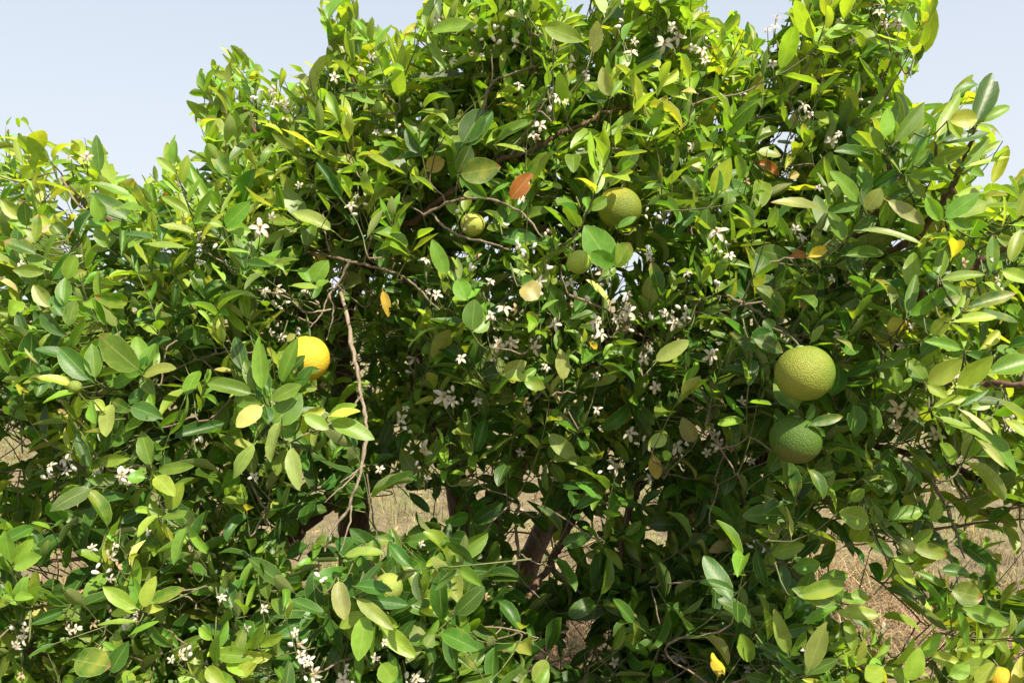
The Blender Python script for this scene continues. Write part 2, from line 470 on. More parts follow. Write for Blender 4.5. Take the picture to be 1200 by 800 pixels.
def leaf_verts(D):
    o, L, W = D["o"], D["L"], D["W"]
    a = unit(D["a"]); n = D["n"] - a * (a * D["n"]).sum(1, keepdims=True); n = unit(n); b = np.cross(n, a)
    N = len(o)
    ac = D["acum"][:, None]
    s = SB[None]
    hw = (s ** 0.62) * ((1 - s) ** (0.62 + 0.55 * ac)) * (1.85 + 0.75 * ac) * 0.5   # about 0.5 at the widest
    hw = np.maximum(hw, 0.012) * W[:, None]
    hw[:, 0] = 0.0007
    hw[:, -1] = 0.0004
    hw = np.c_[np.full(N, 0.0008), hw]                                              # petiole row first
    sl = np.c_[-D["pet"], SB[None] * L[:, None]] + D["pet"][:, None]                 # distance along
    be = D["bend"][:, None]
    sn = np.clip(sl - D["pet"][:, None], 0, None) / L[:, None]
    be = np.where(np.abs(be) < 1e-3, 1e-3, be)
    X = D["pet"][:, None] * np.minimum(1, sl / D["pet"][:, None]) + L[:, None] * np.sin(be * sn) / be
    Z = -L[:, None] * (1 - np.cos(be * sn)) / be
    tx = np.cos(be * sn); tz = -np.sin(be * sn); nx = -tz; nz = tx
    ph = (np.arange(N) * 2.399)[:, None]
    fo = D["fold"][:, None] * (1 - 0.25 * sn) + 0.10 * np.sin(7 * sn + ph)
    tw = D["twist"][:, None] * sn
    Y = CS[None, None] * (hw * np.cos(fo))[..., None]
    H = (np.abs(CS) ** 1.35)[None, None] * (hw * np.sin(fo))[..., None]
    wav = 0.10 * np.sin(9.5 * sn + ph * 1.7)[..., None] * hw[..., None] * np.sign(CS)[None, None] * (np.abs(CS) > .9)
    H = H + wav
    c, si = np.cos(tw)[..., None], np.sin(tw)[..., None]
    Y, H = Y * c - H * si, Y * si + H * c
    pa = X[..., None] + H * nx[..., None]
    pn = Z[..., None] + H * nz[..., None]
    V = o[:, None, None] + pa[..., None] * a[:, None, None] + pn[..., None] * n[:, None, None] + Y[..., None] * b[:, None, None]
    return V.reshape(N, -1, 3)

NV = PROF_LEN * 5
_r = np.arange(PROF_LEN - 1)[:, None] * 5; _c = np.arange(4)[None]
LQ = np.stack([_r + _c, _r + 5 + _c, _r + 6 + _c, _r + 1 + _c], -1).reshape(-1, 4)
LUV = np.stack([np.repeat(np.r_[0, SB], 5), np.tile(CS, PROF_LEN)], 1)

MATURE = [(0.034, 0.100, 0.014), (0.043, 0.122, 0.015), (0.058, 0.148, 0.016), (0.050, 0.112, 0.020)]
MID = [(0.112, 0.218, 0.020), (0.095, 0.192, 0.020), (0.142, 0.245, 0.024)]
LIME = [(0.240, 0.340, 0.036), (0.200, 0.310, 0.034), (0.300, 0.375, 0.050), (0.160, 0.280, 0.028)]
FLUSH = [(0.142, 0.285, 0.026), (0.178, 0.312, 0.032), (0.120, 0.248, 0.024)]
PALE = [(0.50, 0.46, 0.15), (0.42, 0.42, 0.14), (0.36, 0.36, 0.18)]  # pale yellow blades; sun glare off undersides is put into this colour
YELLOW = [(0.50, 0.36, 0.04), (0.40, 0.32, 0.05)]
RUST = [(0.26, 0.085, 0.018)]
OLIVE = [(0.20, 0.26, 0.05), (0.25, 0.30, 0.08)]

EDGE = np.tile(np.array([True, False, False, True]), PROF_LEN - 1) & (np.repeat(np.arange(PROF_LEN - 1), 4) > 1)
def bites(nl, seed):
    """which blade quads are left after insects have been at the margins"""
    r = np.random.default_rng(seed)
    return ~(EDGE[None] & (r.random((nl, len(LQ))) < .007))

def pick(pal, k, s=0.16): return vary(pal, k, s)

# ------------------------------------------------------------------ the orange tree: trunk and limbs
ROOT = np.array([-0.12, 2.38, 0.0])
tree = bpy.data.objects.new("orange_tree", None)
COL.objects.link(tree)
tree.location = ROOT
tree.empty_display_size = 0.3
tag(tree, "bushy orange tree in white blossom with a few oranges, filling the view", "tree")

def loc(p): return tuple(np.asarray(p) - ROOT)

skel = []          # points that later twigs can grow from
def branch(name, pts, mat, sides=8, n=8, wob=0.006, keep=True, label=None, rough=.07):
    """pts: rows (px, py, depth, radius in m) or world rows given as ('w', x, y, z, r)"""
    rows = []
    for p in pts:
        if p[0] == 'w': rows.append((p[1], p[2], p[3], p[4]))
        else: rows.append((*P(p[0], p[1], p[2]), p[3]))
    c = spline(rows, n)
    k = len(c)
    c[1:, :3] += (wob * np.cumsum(rng.standard_normal((k - 1, 3)), 0) * 0.25 + wob * 0.5 * rng.standard_normal((k - 1, 3))) * np.minimum(1, c[1:, 3:4] / 0.01 + .25)
    rad = np.maximum(c[:, 3], 0.0008) * (1 + rough * np.clip(rng.standard_normal(k), -1.5, 2.5))
    t = Tubes(); t.add(c[:, :3], rad, sides)
    o = t.build(name, mat, tree, c[0, :3], ROOT)
    if label: o["label"] = label
    if keep: skel.append(c[:, :3])
    return o

FK = ('w', -0.12, 2.36, 0.32, 0.062)
branch("trunk", [('w', -0.12, 2.38, -0.05, 0.095), ('w', -0.115, 2.38, 0.06, 0.078), ('w', -0.13, 2.37, 0.2, 0.070), FK], M_BARK, 14)
LIMBS = [
 [FK, ('w', -0.34, 2.3, 0.60, .05), (410,700,2.22,.044), (414,640,2.2,.042), (412,560,2.15,.040), (404,470,2.1,.036), (398,400,2.05,.032), (420,330,1.9,.022), (455,290,1.65,.016), (480,262,1.56,.0072), (520,225,1.5,.0062), (570,190,1.48,.0055), (612,176,1.48,.0048), (660,152,1.48,.0042), (720,128,1.5,.0035), (785,116,1.55,.0025), (840,60,1.6,.002)],
 [FK, ('w', -0.03, 2.3, 0.62, .05), (575,720,2.2,.042), (566,640,2.15,.040), (592,565,2.1,.036), (622,520,2.05,.032), (652,468,2.0,.028), (720,430,1.95,.024), (760,395,1.92,.021), (830,350,1.9,.017), (868,290,1.88,.014), (888,200,1.85,.010), (912,130,1.85,.007), (945,60,1.85,.005), (970,-60,1.85,.003)],
 [(570,625,2.15,.036), (545,590,2.1,.030), (530,560,2.05,.026), (500,500,2.0,.022), (480,400,1.95,.018), (515,310,1.95,.015), (575,180,2.0,.012), (630,40,2.05,.008), (650,-110,2.1,.004)],
 [FK, ('w', 0.22, 2.32, 0.62, .045), (770,740,2.2,.036), (786,680,2.12,.032), (796,600,2.0,.030), (832,520,1.9,.025), (890,450,1.72,.019), (945,385,1.5,.013), (985,305,1.3,.0075), (1012,258,1.2,.006), (1030,210,1.14,.005), (1042,165,1.1,.003)],
 [(412,575,2.15,.030), (370,600,2.0,.022), (335,635,1.85,.017), (290,668,1.65,.012), (220,668,1.5,.008), (130,650,1.4,.005), (40,660,1.4,.003)],
 [(400,410,2.05,.026), (340,345,1.9,.020), (255,275,1.72,.014), (190,268,1.6,.009), (120,255,1.62,.0045), (85,222,1.7,.0025), (60,190,1.72,.001)],
 [(408,490,2.1,.026), (310,470,1.85,.018), (215,445,1.55,.011), (140,455,1.4,.007), (60,478,1.4,.005), (-60,480,1.4,.003)],
 [(796,600,2.0,.024), (880,545,1.8,.017), (985,518,1.6,.0085), (1040,524,1.55,.0072), (1100,540,1.5,.0066), (1150,568,1.45,.006), (1230,605,1.4,.004)],
 [(790,710,2.12,.026), (860,695,1.75,.016), (925,735,1.45,.010), (1000,770,1.3,.006), (1120,800,1.25,.004)],
 [FK, ('w', -0.5, 2.1, 0.55, .03), (340,770,1.95,.022), (250,735,1.65,.014), (150,735,1.38,.009), (40,760,1.3,.005)],
 [FK, ('w', -0.15, 2.0, 0.6, .026), (545,770,1.75,.018), (485,735,1.4,.011), (440,690,1.22,.006), (425,640,1.2,.003)],
 [(452,292,1.66,.015), (432,230,1.75,.010), (425,150,1.78,.007), (405,60,1.75,.004), (388,-20,1.7,.002)],
 [(425,320,1.85,.017), (370,240,1.78,.010), (315,180,1.7,.006), (280,120,1.68,.002)],
 [(868,290,1.88,.012), (930,235,1.75,.007), (985,170,1.72,.005), (1035,90,1.68,.003), (1070,40,1.65,.0015)],
 [(985,305,1.3,.007), (1060,290,1.2,.006), (1100,240,1.16,.005), (1120,205,1.12,.004), (1150,140,1.08,.002)],
 [(1040,400,1.35,.008), (1090,445,1.12,.006), (1150,450,1.05,.005), (1215,455,1.0,.003)],
 [(945,385,1.5,.010), (1000,395,1.4,.009), (1040,400,1.35,.008), (1090,350,1.15,.006), (1150,310,1.1,.005), (1220,270,1.05,.003)],
 [(652,468,2.0,.020), (680,560,1.85,.013), (650,640,1.72,.009), (610,700,1.6,.006)],
 [(720,430,1.95,.018), (700,350,1.7,.012), (660,300,1.5,.008), (640,270,1.4,.005)],
 [(832,520,1.9,.015), (760,540,1.7,.010), (735,600,1.62,.007), (720,690,1.6,.004)],
 [('w',-0.12,2.36,0.30,.05), ('w',-0.2,2.7,0.9,.034), ('w',-0.4,2.95,1.5,.022), ('w',-0.6,3.05,2.0,.008)],
 [('w',-0.10,2.36,0.30,.05), ('w',0.2,2.75,0.9,.034), ('w',0.5,3.0,1.5,.022), ('w',0.7,3.05,2.0,.008)],
]
for L_ in LIMBS:
    branch("limb", L_, M_BARK, 9, 7)

# twigs the photograph shows: (material, label, rows)
G, D_ = M_TWIG, M_DEAD
TWIGS = [
 (D_, "bare pale dead twig hanging down", [(398,338,1.5,.0045),(408,372,1.42,.0048),(416,415,1.38,.0046),(424,462,1.36,.0044),(431,500,1.35,.0040),(427,545,1.34,.0038),(412,592,1.33,.0034),(392,622,1.33,.0030),(383,645,1.32,.0024)]),
 (D_, None, [(424,462,1.36,.003),(412,480,1.35,.0022),(402,492,1.34,.0015)]),
 (D_, None, [(428,545,1.34,.0024),(405,566,1.33,.0018),(380,588,1.32,.001)]),
 (D_, None, [(412,592,1.33,.0022),(408,620,1.32,.0018),(400,645,1.31,.001)]),
 (D_, None, [(424,548,1.34,.0018),(412,556,1.30,.0016),(398,566,1.28,.001)]),
 (G, None, [(362,296,1.5,.0028),(385,300,1.48,.0034),(412,306,1.46,.0036),(440,312,1.45,.0034),(470,322,1.44,.003),(492,340,1.43,.0024),(514,362,1.42,.0018)]),
 (D_, None, [(410,304,1.46,.0034),(398,328,1.47,.003),(386,345,1.46,.0026),(376,368,1.45,.0018),(362,384,1.44,.001)]),
 (D_, None, [(340,350,1.38,.002),(360,366,1.4,.0024),(388,362,1.42,.002)]),
 (G, None, [(386,345,1.46,.002),(390,365,1.44,.0018),(384,390,1.43,.001)]),
 (G, None, [(378,250,1.5,.0022),(380,270,1.5,.0026),(386,296,1.48,.003)]),
 (G, None, [(497,252,1.44,.004),(518,240,1.42,.0036),(545,233,1.4,.0034),(580,236,1.38,.003),(612,250,1.36,.0026),(634,278,1.34,.0018)]),
 (G, None, [(504,246,1.44,.0036),(518,264,1.42,.0032),(545,278,1.4,.003),(580,286,1.37,.0026),(600,292,1.36,.0018)]),
 (G, None, [(640,306,1.32,.0014),(655,285,1.34,.002),(680,300,1.36,.0016)]),
 (G, None, [(566,128,1.46,.0036),(572,108,1.45,.0034),(582,95,1.44,.003),(606,86,1.43,.0026),(626,78,1.42,.0016)]),
 (G, None, [(577,100,1.45,.0022),(577,80,1.44,.002),(576,58,1.43,.0014)]),
 (G, None, [(622,80,1.42,.0018),(622,55,1.41,.0016),(624,25,1.4,.001)]),
 (G, None, [(666,345,1.4,.003),(700,358,1.42,.003),(730,375,1.45,.0026),(756,396,1.5,.0022)]),
 (G, None, [(850,346,1.42,.004),(880,360,1.4,.0038),(910,382,1.36,.0034),(940,402,1.28,.0028)]),
 (G, None, [(800,205,1.6,.003),(835,192,1.58,.003),(865,190,1.56,.0026),(898,190,1.55,.002)]),
 (G, None, [(848,218,1.55,.0036),(880,204,1.54,.003),(915,195,1.53,.0026),(955,192,1.5,.002)]),
 (G, None, [(893,168,1.7,.005),(905,148,1.7,.0045),(922,120,1.7,.003)]),
 (G, None, [(892,174,1.7,.002),(912,160,1.69,.0016),(922,148,1.68,.001)]),
 (G, None, [(985,312,1.25,.0026),(1035,312,1.2,.0022),(1090,304,1.15,.0014)]),
 (G, None, [(608,590,1.66,.0045),(604,615,1.65,.0045),(608,650,1.64,.0045),(606,672,1.63,.004),(600,690,1.62,.003)]),
 (G, None, [(608,648,1.64,.002),(630,660,1.63,.0018),(650,664,1.62,.001)]),
 (G, None, [(606,672,1.63,.0022),(622,690,1.62,.002),(640,706,1.6,.001)]),
 (G, None, [(625,625,1.75,.005),(645,655,1.72,.005),(660,675,1.7,.0045),(690,700,1.66,.003)]),
 (G, None, [(1092,560,1.3,.003),(1108,590,1.3,.0034),(1122,625,1.28,.003),(1132,655,1.26,.002)]),
 (G, None, [(1110,545,1.45,.003),(1130,580,1.42,.0024),(1175,625,1.38,.0016)]),
 (G, None, [(1095,620,1.5,.0035),(1150,612,1.45,.003),(1215,608,1.4,.002)]),
 (G, None, [(62,545,1.4,.0028),(90,550,1.35,.003),(125,522,1.32,.002)]),
 (G, None, [(200,435,1.4,.003),(235,420,1.38,.0028),(262,412,1.36,.0016)]),
 (G, None, [(290,560,1.42,.0026),(305,590,1.4,.0028),(314,604,1.38,.002)]),
 (M_STEM, None, [(860,690,1.4,.003),(885,730,1.3,.003),(905,780,1.22,.0025)]),
 (M_STEM, None, [(885,632,1.3,.003),(925,665,1.24,.003),(965,690,1.2,.0024),(1000,725,1.18,.0016)]),
 (M_STEM, None, [(500,400,1.5,.002),(530,395,1.48,.0018),(550,408,1.45,.001)]),
 (G, None, [(0,462,1.45,.002),(30,470,1.42,.0022),(62,478,1.4,.0016)]),
 (G, None, [(72,208,1.66,.003),(90,235,1.62,.003),(118,262,1.6,.0024)]),
 (G, None, [(430,555,1.4,.002),(438,600,1.4,.002),(445,640,1.4,.001)]),
]
for mt, lb, rows in TWIGS:
    branch("twig", [(*r[:3], r[3] * .8) for r in rows], mt, 7, 6, 0.0032, label=lb, rough=.16)
rt = np.random.default_rng(8)
for k in range(26):                                   # tangle of fine dead twigs round the bare fork
    x, y = rt.uniform(350, 450), rt.uniform(285, 400); d_ = 1.5 + rt.uniform(-.06, .2)
    a_ = rt.uniform(0, 6.28); l_ = rt.uniform(14, 42)
    rows = [(x + math.cos(a_ + .25 * j * rt.uniform(-1, 1)) * l_ * j / 3, y + math.sin(a_) * l_ * j / 3 + 3 * j, d_ + .01 * j, .0017 - .0004 * j) for j in range(4)]
    branch("twig", rows, (M_DEAD, M_TWIG)[k % 2], 5, 3, 0.003, keep=False, rough=.2)
skel0 = np.concatenate(skel)

# ------------------------------------------------------------------ shoots: where they stand and what they carry
CENTRE = np.array([-0.05, 2.35, 1.55])

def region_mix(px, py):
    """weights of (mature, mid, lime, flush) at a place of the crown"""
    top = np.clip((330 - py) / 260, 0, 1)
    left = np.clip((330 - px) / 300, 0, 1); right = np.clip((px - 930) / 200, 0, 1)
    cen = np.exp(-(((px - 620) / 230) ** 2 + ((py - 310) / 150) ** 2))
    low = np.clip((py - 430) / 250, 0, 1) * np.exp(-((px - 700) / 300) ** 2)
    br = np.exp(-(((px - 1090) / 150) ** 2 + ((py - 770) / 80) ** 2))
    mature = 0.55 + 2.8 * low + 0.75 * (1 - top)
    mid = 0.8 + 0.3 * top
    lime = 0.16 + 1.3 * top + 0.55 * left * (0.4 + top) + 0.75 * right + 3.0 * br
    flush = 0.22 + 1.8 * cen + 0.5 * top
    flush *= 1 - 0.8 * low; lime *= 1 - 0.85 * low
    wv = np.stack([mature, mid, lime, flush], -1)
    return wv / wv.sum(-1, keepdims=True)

NS = 8200
px = rng.uniform(-330, 1530, NS); py = rng.uniform(-230, 1010, NS)
off = rng.exponential(0.28, NS)
off = np.where(off > 1.6, rng.uniform(0, 1.2, NS), off)
NB = 1800                                        # the far side of the crown
px = np.r_[px, rng.uniform(-200, 1350, NB - 250), rng.uniform(360, 640, 250)]; py = np.r_[py, rng.uniform(120, 530, NB - 250), rng.uniform(330, 530, 250)]
off = np.r_[off, rng.uniform(.62, 1.5, NB)]
NS += NB
NC = 420                                         # the low skirt in front of the trunks
px = np.r_[px, rng.uniform(470, 940, NC)]; py = np.r_[py, rng.uniform(640, 880, NC)]; off = np.r_[off, rng.uniform(-.05, .26, NC)]
NS += NC
NE = 620                                         # fuller top
px = np.r_[px, rng.uniform(215, 1090, NE)]; py = np.r_[py, rng.uniform(-60, 250, NE)]; off = np.r_[off, rng.uniform(-.04, .4, NE)]
NS += NE
ND = 170                                         # low bright sprays in the lower right
px = np.r_[px, rng.uniform(960, 1230, ND)]; py = np.r_[py, rng.uniform(690, 840, ND)]; off = np.r_[off, rng.uniform(-.12, .12, ND)]
NS += ND
ok = inside(px, py)
dep = d0(px, py) + off + 0.09 * rng.standard_normal(NS)
ok &= dep < 3.2
# thin crown near its outline so that the sky breaks through; open underside round the trunks
ok &= ~((dep > np.maximum(1.78, d0(px, py) + .28)) & (py > 515 + 40 * rng.standard_normal(NS)) & (px > 170) & (px < 1200))
ok &= ~(in_gap(px, py, 1.25))
hole = (((px - 432) / 52) ** 2 + ((py - 428) / 70) ** 2 < 1) & (dep < 2.0)
hole |= (((px - 410) / 45) ** 2 + ((py - 320) / 40) ** 2 < 1) & (dep < 1.75)
hole |= (((px - 430) / 70) ** 2 + ((py - 590) / 60) ** 2 < 1) & (rng.random(NS) < .75)
hole |= (((px - 570) / 70) ** 2 + ((py - 590) / 50) ** 2 < 1) & (rng.random(NS) < .75)
hole |= (((px - 650) / 28) ** 2 + ((py - 228) / 22) ** 2 < 1) & (dep < 1.75)
ok &= ~hole
py_far = py[:]
ok &= ~((py < 70) & (off > 0.55)) & ~((py < 200) & (px > 830) & (off > 0.45)) & ~((px < 240) & (py < 290) & (off > 0.5))
px, py, dep, off = px[ok], py[ok], dep[ok], off[ok]
# fewer shoots where they would be far out of the picture
keep = (rng.random(len(px)) < np.where((px < -60) | (px > 1260) | (py < -60) | (py > 860), 0.42, np.where((px > 950) & (py > 560) & (px + py * .6 > 1330), .42, .80)))
keep &= ~((px > 1235) & (py > 120) & (rng.random(len(px)) < .72))
keep &= ~((px > 1030) & (py > 540) & (py < 690) & (rng.random(len(px)) < .35))
px, py, dep, off = px[keep], py[keep], dep[keep], off[keep]
tips = PV(px, py, dep)
tips = tips[tips[:, 2] > 0.18]
px, py, dep = proj(tips)
NSH = len(tips)
wm = region_mix(px, py)
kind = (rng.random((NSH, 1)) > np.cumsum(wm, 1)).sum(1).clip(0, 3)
outw = unit(tips - CENTRE)
sdir = unit(outw * 0.60 + np.array([0, 0, 1]) * np.choose(kind, [.75, .9, 1.05, 1.3])[:, None] + TO_SUN * 0.25 + 0.42 * rng.standard_normal((NSH, 3)))
slen = np.choose(kind, [rng.uniform(.10, .22, NSH), rng.uniform(.09, .19, NSH), rng.uniform(.07, .15, NSH), rng.uniform(.06, .13, NSH)])

LV = Leaves()
WOOD = {}                            # shoot -> (connecting twig or None, stem)
CONN = Tubes()
FINE = Tubes()                      # all the shoots and the fine wood that carries them
order = np.argsort(((tips - CENTRE) ** 2).sum(1))
S = np.zeros((len(skel0) + NSH * 4, 3)); ns = len(skel0); S[:ns] = skel0
for i in order:
    tip, d, ln, kd = tips[i], sdir[i], slen[i], kind[i]
    base = tip - d * ln
    sag = np.array([0, 0, -0.10 * ln]) if kd < 2 else np.zeros(3)
    ts = np.linspace(0, 1, 5)[:, None]
    bendv = 0.12 * ln * rng.standard_normal(3)
    stem = base + d * ln * ts + (sag + bendv) * ts * (1 - ts) * 2
    # connect to the wood behind
    q = S[:ns] - base
    dist = np.sqrt((q ** 2).sum(1)) + 0.5 * np.clip(-(q @ FWD), 0, None) + 0.25 * np.clip(q[:, 2], 0, None)
    s = S[np.argmin(dist)]
    gap = np.linalg.norm(s - base); wood = None
    if gap > 0.02:
        h = min(0.5 * gap, 0.15)
        c0 = s; c1 = s + (base - s) * 0.4 + np.array([0, 0, 0.06 * gap]) + 0.05 * gap * rng.standard_normal(3); c2 = base - d * h * 0.6; c3 = base
        t = np.linspace(0, 1, 7)[:, None]
        cv = (1 - t) ** 3 * c0 + 3 * (1 - t) ** 2 * t * c1 + 3 * (1 - t) * t * t * c2 + t ** 3 * c3
        cv[1:-1] += 0.0015 * rng.standard_normal((5, 3))
        wood = (cv, np.linspace(0.0013 + 0.005 * min(gap, .5), 0.0014, 7))
        S[ns:ns + 2] = cv[[2, 4]]; ns += 2
    S[ns] = base; ns += 1
    WOOD[i] = (wood, stem)
    # leaves round the stem
    if kd == 0:   nl, L0, ra = rng.integers(6, 11), rng.uniform(.058, .088), rng.uniform(.52, .65)
    elif kd == 1: nl, L0, ra = rng.integers(6, 11), rng.uniform(.050, .078), rng.uniform(.48, .59)
    elif kd == 2: nl, L0, ra = rng.integers(7, 12), rng.uniform(.044, .074), rng.uniform(.50, .62)
    else:         nl, L0, ra = rng.integers(7, 13), rng.uniform(.032, .055), rng.uniform(.46, .57)
    L0 *= 1 + .12 * (py[i] < 290)
    L0 *= min(max(dep[i] / 1.36, .80), 1.0)
    L0 *= 1 + .15 * min(max((px[i] - 970) / 130, 0), 1) * (kd < 3)
    f = np.sort(rng.uniform(0.12, 1, nl)); f[-1] = 1; f[-2] = .95
    x = unit(np.cross(d, np.array([.3, .5, .8]))); y = np.cross(d, x)
    ang = np.arange(nl) * 2.399 + rng.uniform(0, 6.28) + 0.3 * rng.standard_normal(nl)
    rad = np.cos(ang)[:, None] * x + np.sin(ang)[:, None] * y
    th = np.where(f > .9, 0.5, np.where(f > .6, 0.85, 1.15)) * (1.0 if kd < 2 else 0.85) + 0.18 * rng.standard_normal(nl)
    ax = np.cos(th)[:, None] * d + np.sin(th)[:, None] * rad
    nrm = np.sin(th)[:, None] * d - np.cos(th)[:, None] * rad
    ax = unit(ax + np.array([0, 0, -0.08 if kd == 0 else 0.02]) + 0.12 * rng.standard_normal((nl, 3)))
    nrm = unit(nrm + 0.30 * np.array([0, 0, 1]) + 0.36 * TO_SUN + 0.40 * rng.standard_normal((nl, 3)))
    # only the flattest angle is nudged; blades keep their own tilt
    pos = base + d * ln * f[:, None] + (sag + bendv) * (f * (1 - f) * 2)[:, None]
    young = np.clip((f - .45) / .5, 0, 1)
    Ls = L0 * (1 - (0.25 if kd < 2 else 0.35) * young * rng.uniform(.5, 1.2, nl)) * rng.uniform(.78, 1.15, nl)
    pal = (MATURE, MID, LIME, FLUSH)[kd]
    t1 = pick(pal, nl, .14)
    if kd == 0 and rng.random() < .35:
        t2 = pick(MID, nl); t1 = np.where((young > .6)[:, None], t2, t1)
    if kd == 1: t1 = t1 * (1 - .5 * (young < .15)[:, None] * .5)
    r = rng.random(nl)
    t1 = np.where((r < .010)[:, None], pick(PALE, nl), t1)
    t1 = np.where(((r > .010) & (r < .04))[:, None], pick(OLIVE, nl), t1)
    t1 = np.where(((r > .05) & (r < .0503))[:, None], pick(YELLOW, nl), t1)
    LV.add(o=pos, a=ax, n=nrm, L=Ls, W=Ls * ra * rng.uniform(.88, 1.12, nl) * 1.0, fold=np.clip(rng.normal(.44, .30, nl), -.1, 1.1) + .25 * young,
           bend=rng.normal(.30, .60, nl), twist=rng.normal(0, .3, nl), pet=np.clip(Ls * .15, .004, .012), tint=t1, acum=np.abs(rng.normal(0, .25, nl)), sid=np.full(nl, i))
D = LV.cat()

# ------------------------------------------------------------------ fruit, blossom and big-leaf places (pixel, radius px, depth offset)
FRUIT = [ # name, px, py, r_px, depth, label, material args
 ("a", 360, 420, 26, 1.36, "ripe yellow-orange orange hanging beside the bare dead twig", ((.46,.30,.018), (.60,.45,.032), (.38,.26,.014), (-.6,0,.7)), (.15,0,1)),
 ("b", 943, 437, 35, 1.10, "big yellow-green orange hanging directly above the dark green one", ((.07,.15,.016), (.225,.25,.032), (.09,.14,.015), (.9,-.3,.1), .1, 1.0), (-.2,.1,1)),  # greener left side also holds painted leaf shade, yellower right the sunlit side
 ("c", 932, 515, 30, 1.13, "dark green orange hanging directly below the big yellow-green one", ((.12,.115,.028), (.058,.115,.012), (.04,.08,.012), (0,0,1), .02, .36), (.1,.1,1)),
 ("d", 726, 244, 26, 1.40, "green orange with a yellow cheek tucked under leaves near the top", ((.15,.19,.02), (.36,.33,.03), (.07,.11,.015), (.8,-.2,.5)), (.1,.15,1)),
 ("e", 679, 307, 15, 1.27, "small round lime-green orange in front of a broad rounded leaf", ((.18,.28,.03), (.30,.38,.05), (.14,.2,.02), (.5,-.4,.5)), (-.5,.2,1)),
 ("f", 455, 688, 18, 1.16, "pale green orange half hidden by drooping leaves at the bottom", ((.20,.26,.05), (.28,.33,.06), (.2,.25,.04), (.5,-.4,.5)), (-.3,.3,1)),
 ("g", 554, 263, 15, 1.42, "pale yellow-green orange just under the arching bare branch at upper centre", ((.36,.40,.07), (.46,.44,.08), (.24,.28,.04), (.5,-.4,.5)), (0,.3,1)),
 ("h", 1172, 798, 18, 1.33, "yellow orange low in the bottom right corner behind lime leaves", ((.46,.30,.03), (.62,.42,.03), (.3,.18,.02), (.5,-.2,.5)), (0,.3,1)),
 ("i", 88, 453, 8, 1.17, "tiny green fruitlet at the foot of broad leaves on the far left", ((.14,.20,.03), (.20,.26,.04), (.1,.15,.02), (.5,-.4,.5)), (-.3,-.5,-.3)),
 ("j", 1063, 640, 9.5, 1.10, "tiny pale green fruitlet among leaves below and right of the two big green oranges", ((.24,.28,.08), (.32,.36,.12), (.16,.2,.05), (.5,-.4,.5)), (-.8,.3,.2)),
 ("k", 1093, 325, 7, 1.05, "tiny dark green fruitlet under the broad leaves on the right edge", ((.05,.12,.02), (.07,.15,.02), (.04,.09,.01), (.5,-.4,.5)), (.5,.3,.6)),
 ("l", 446, 126, 7.5, 1.46, "tiny smooth green fruitlet high up beside a long pointed leaf", ((.16,.26,.04), (.24,.32,.05), (.1,.18,.02), (.5,-.4,.5)), (-.4,.2,.6)),
]
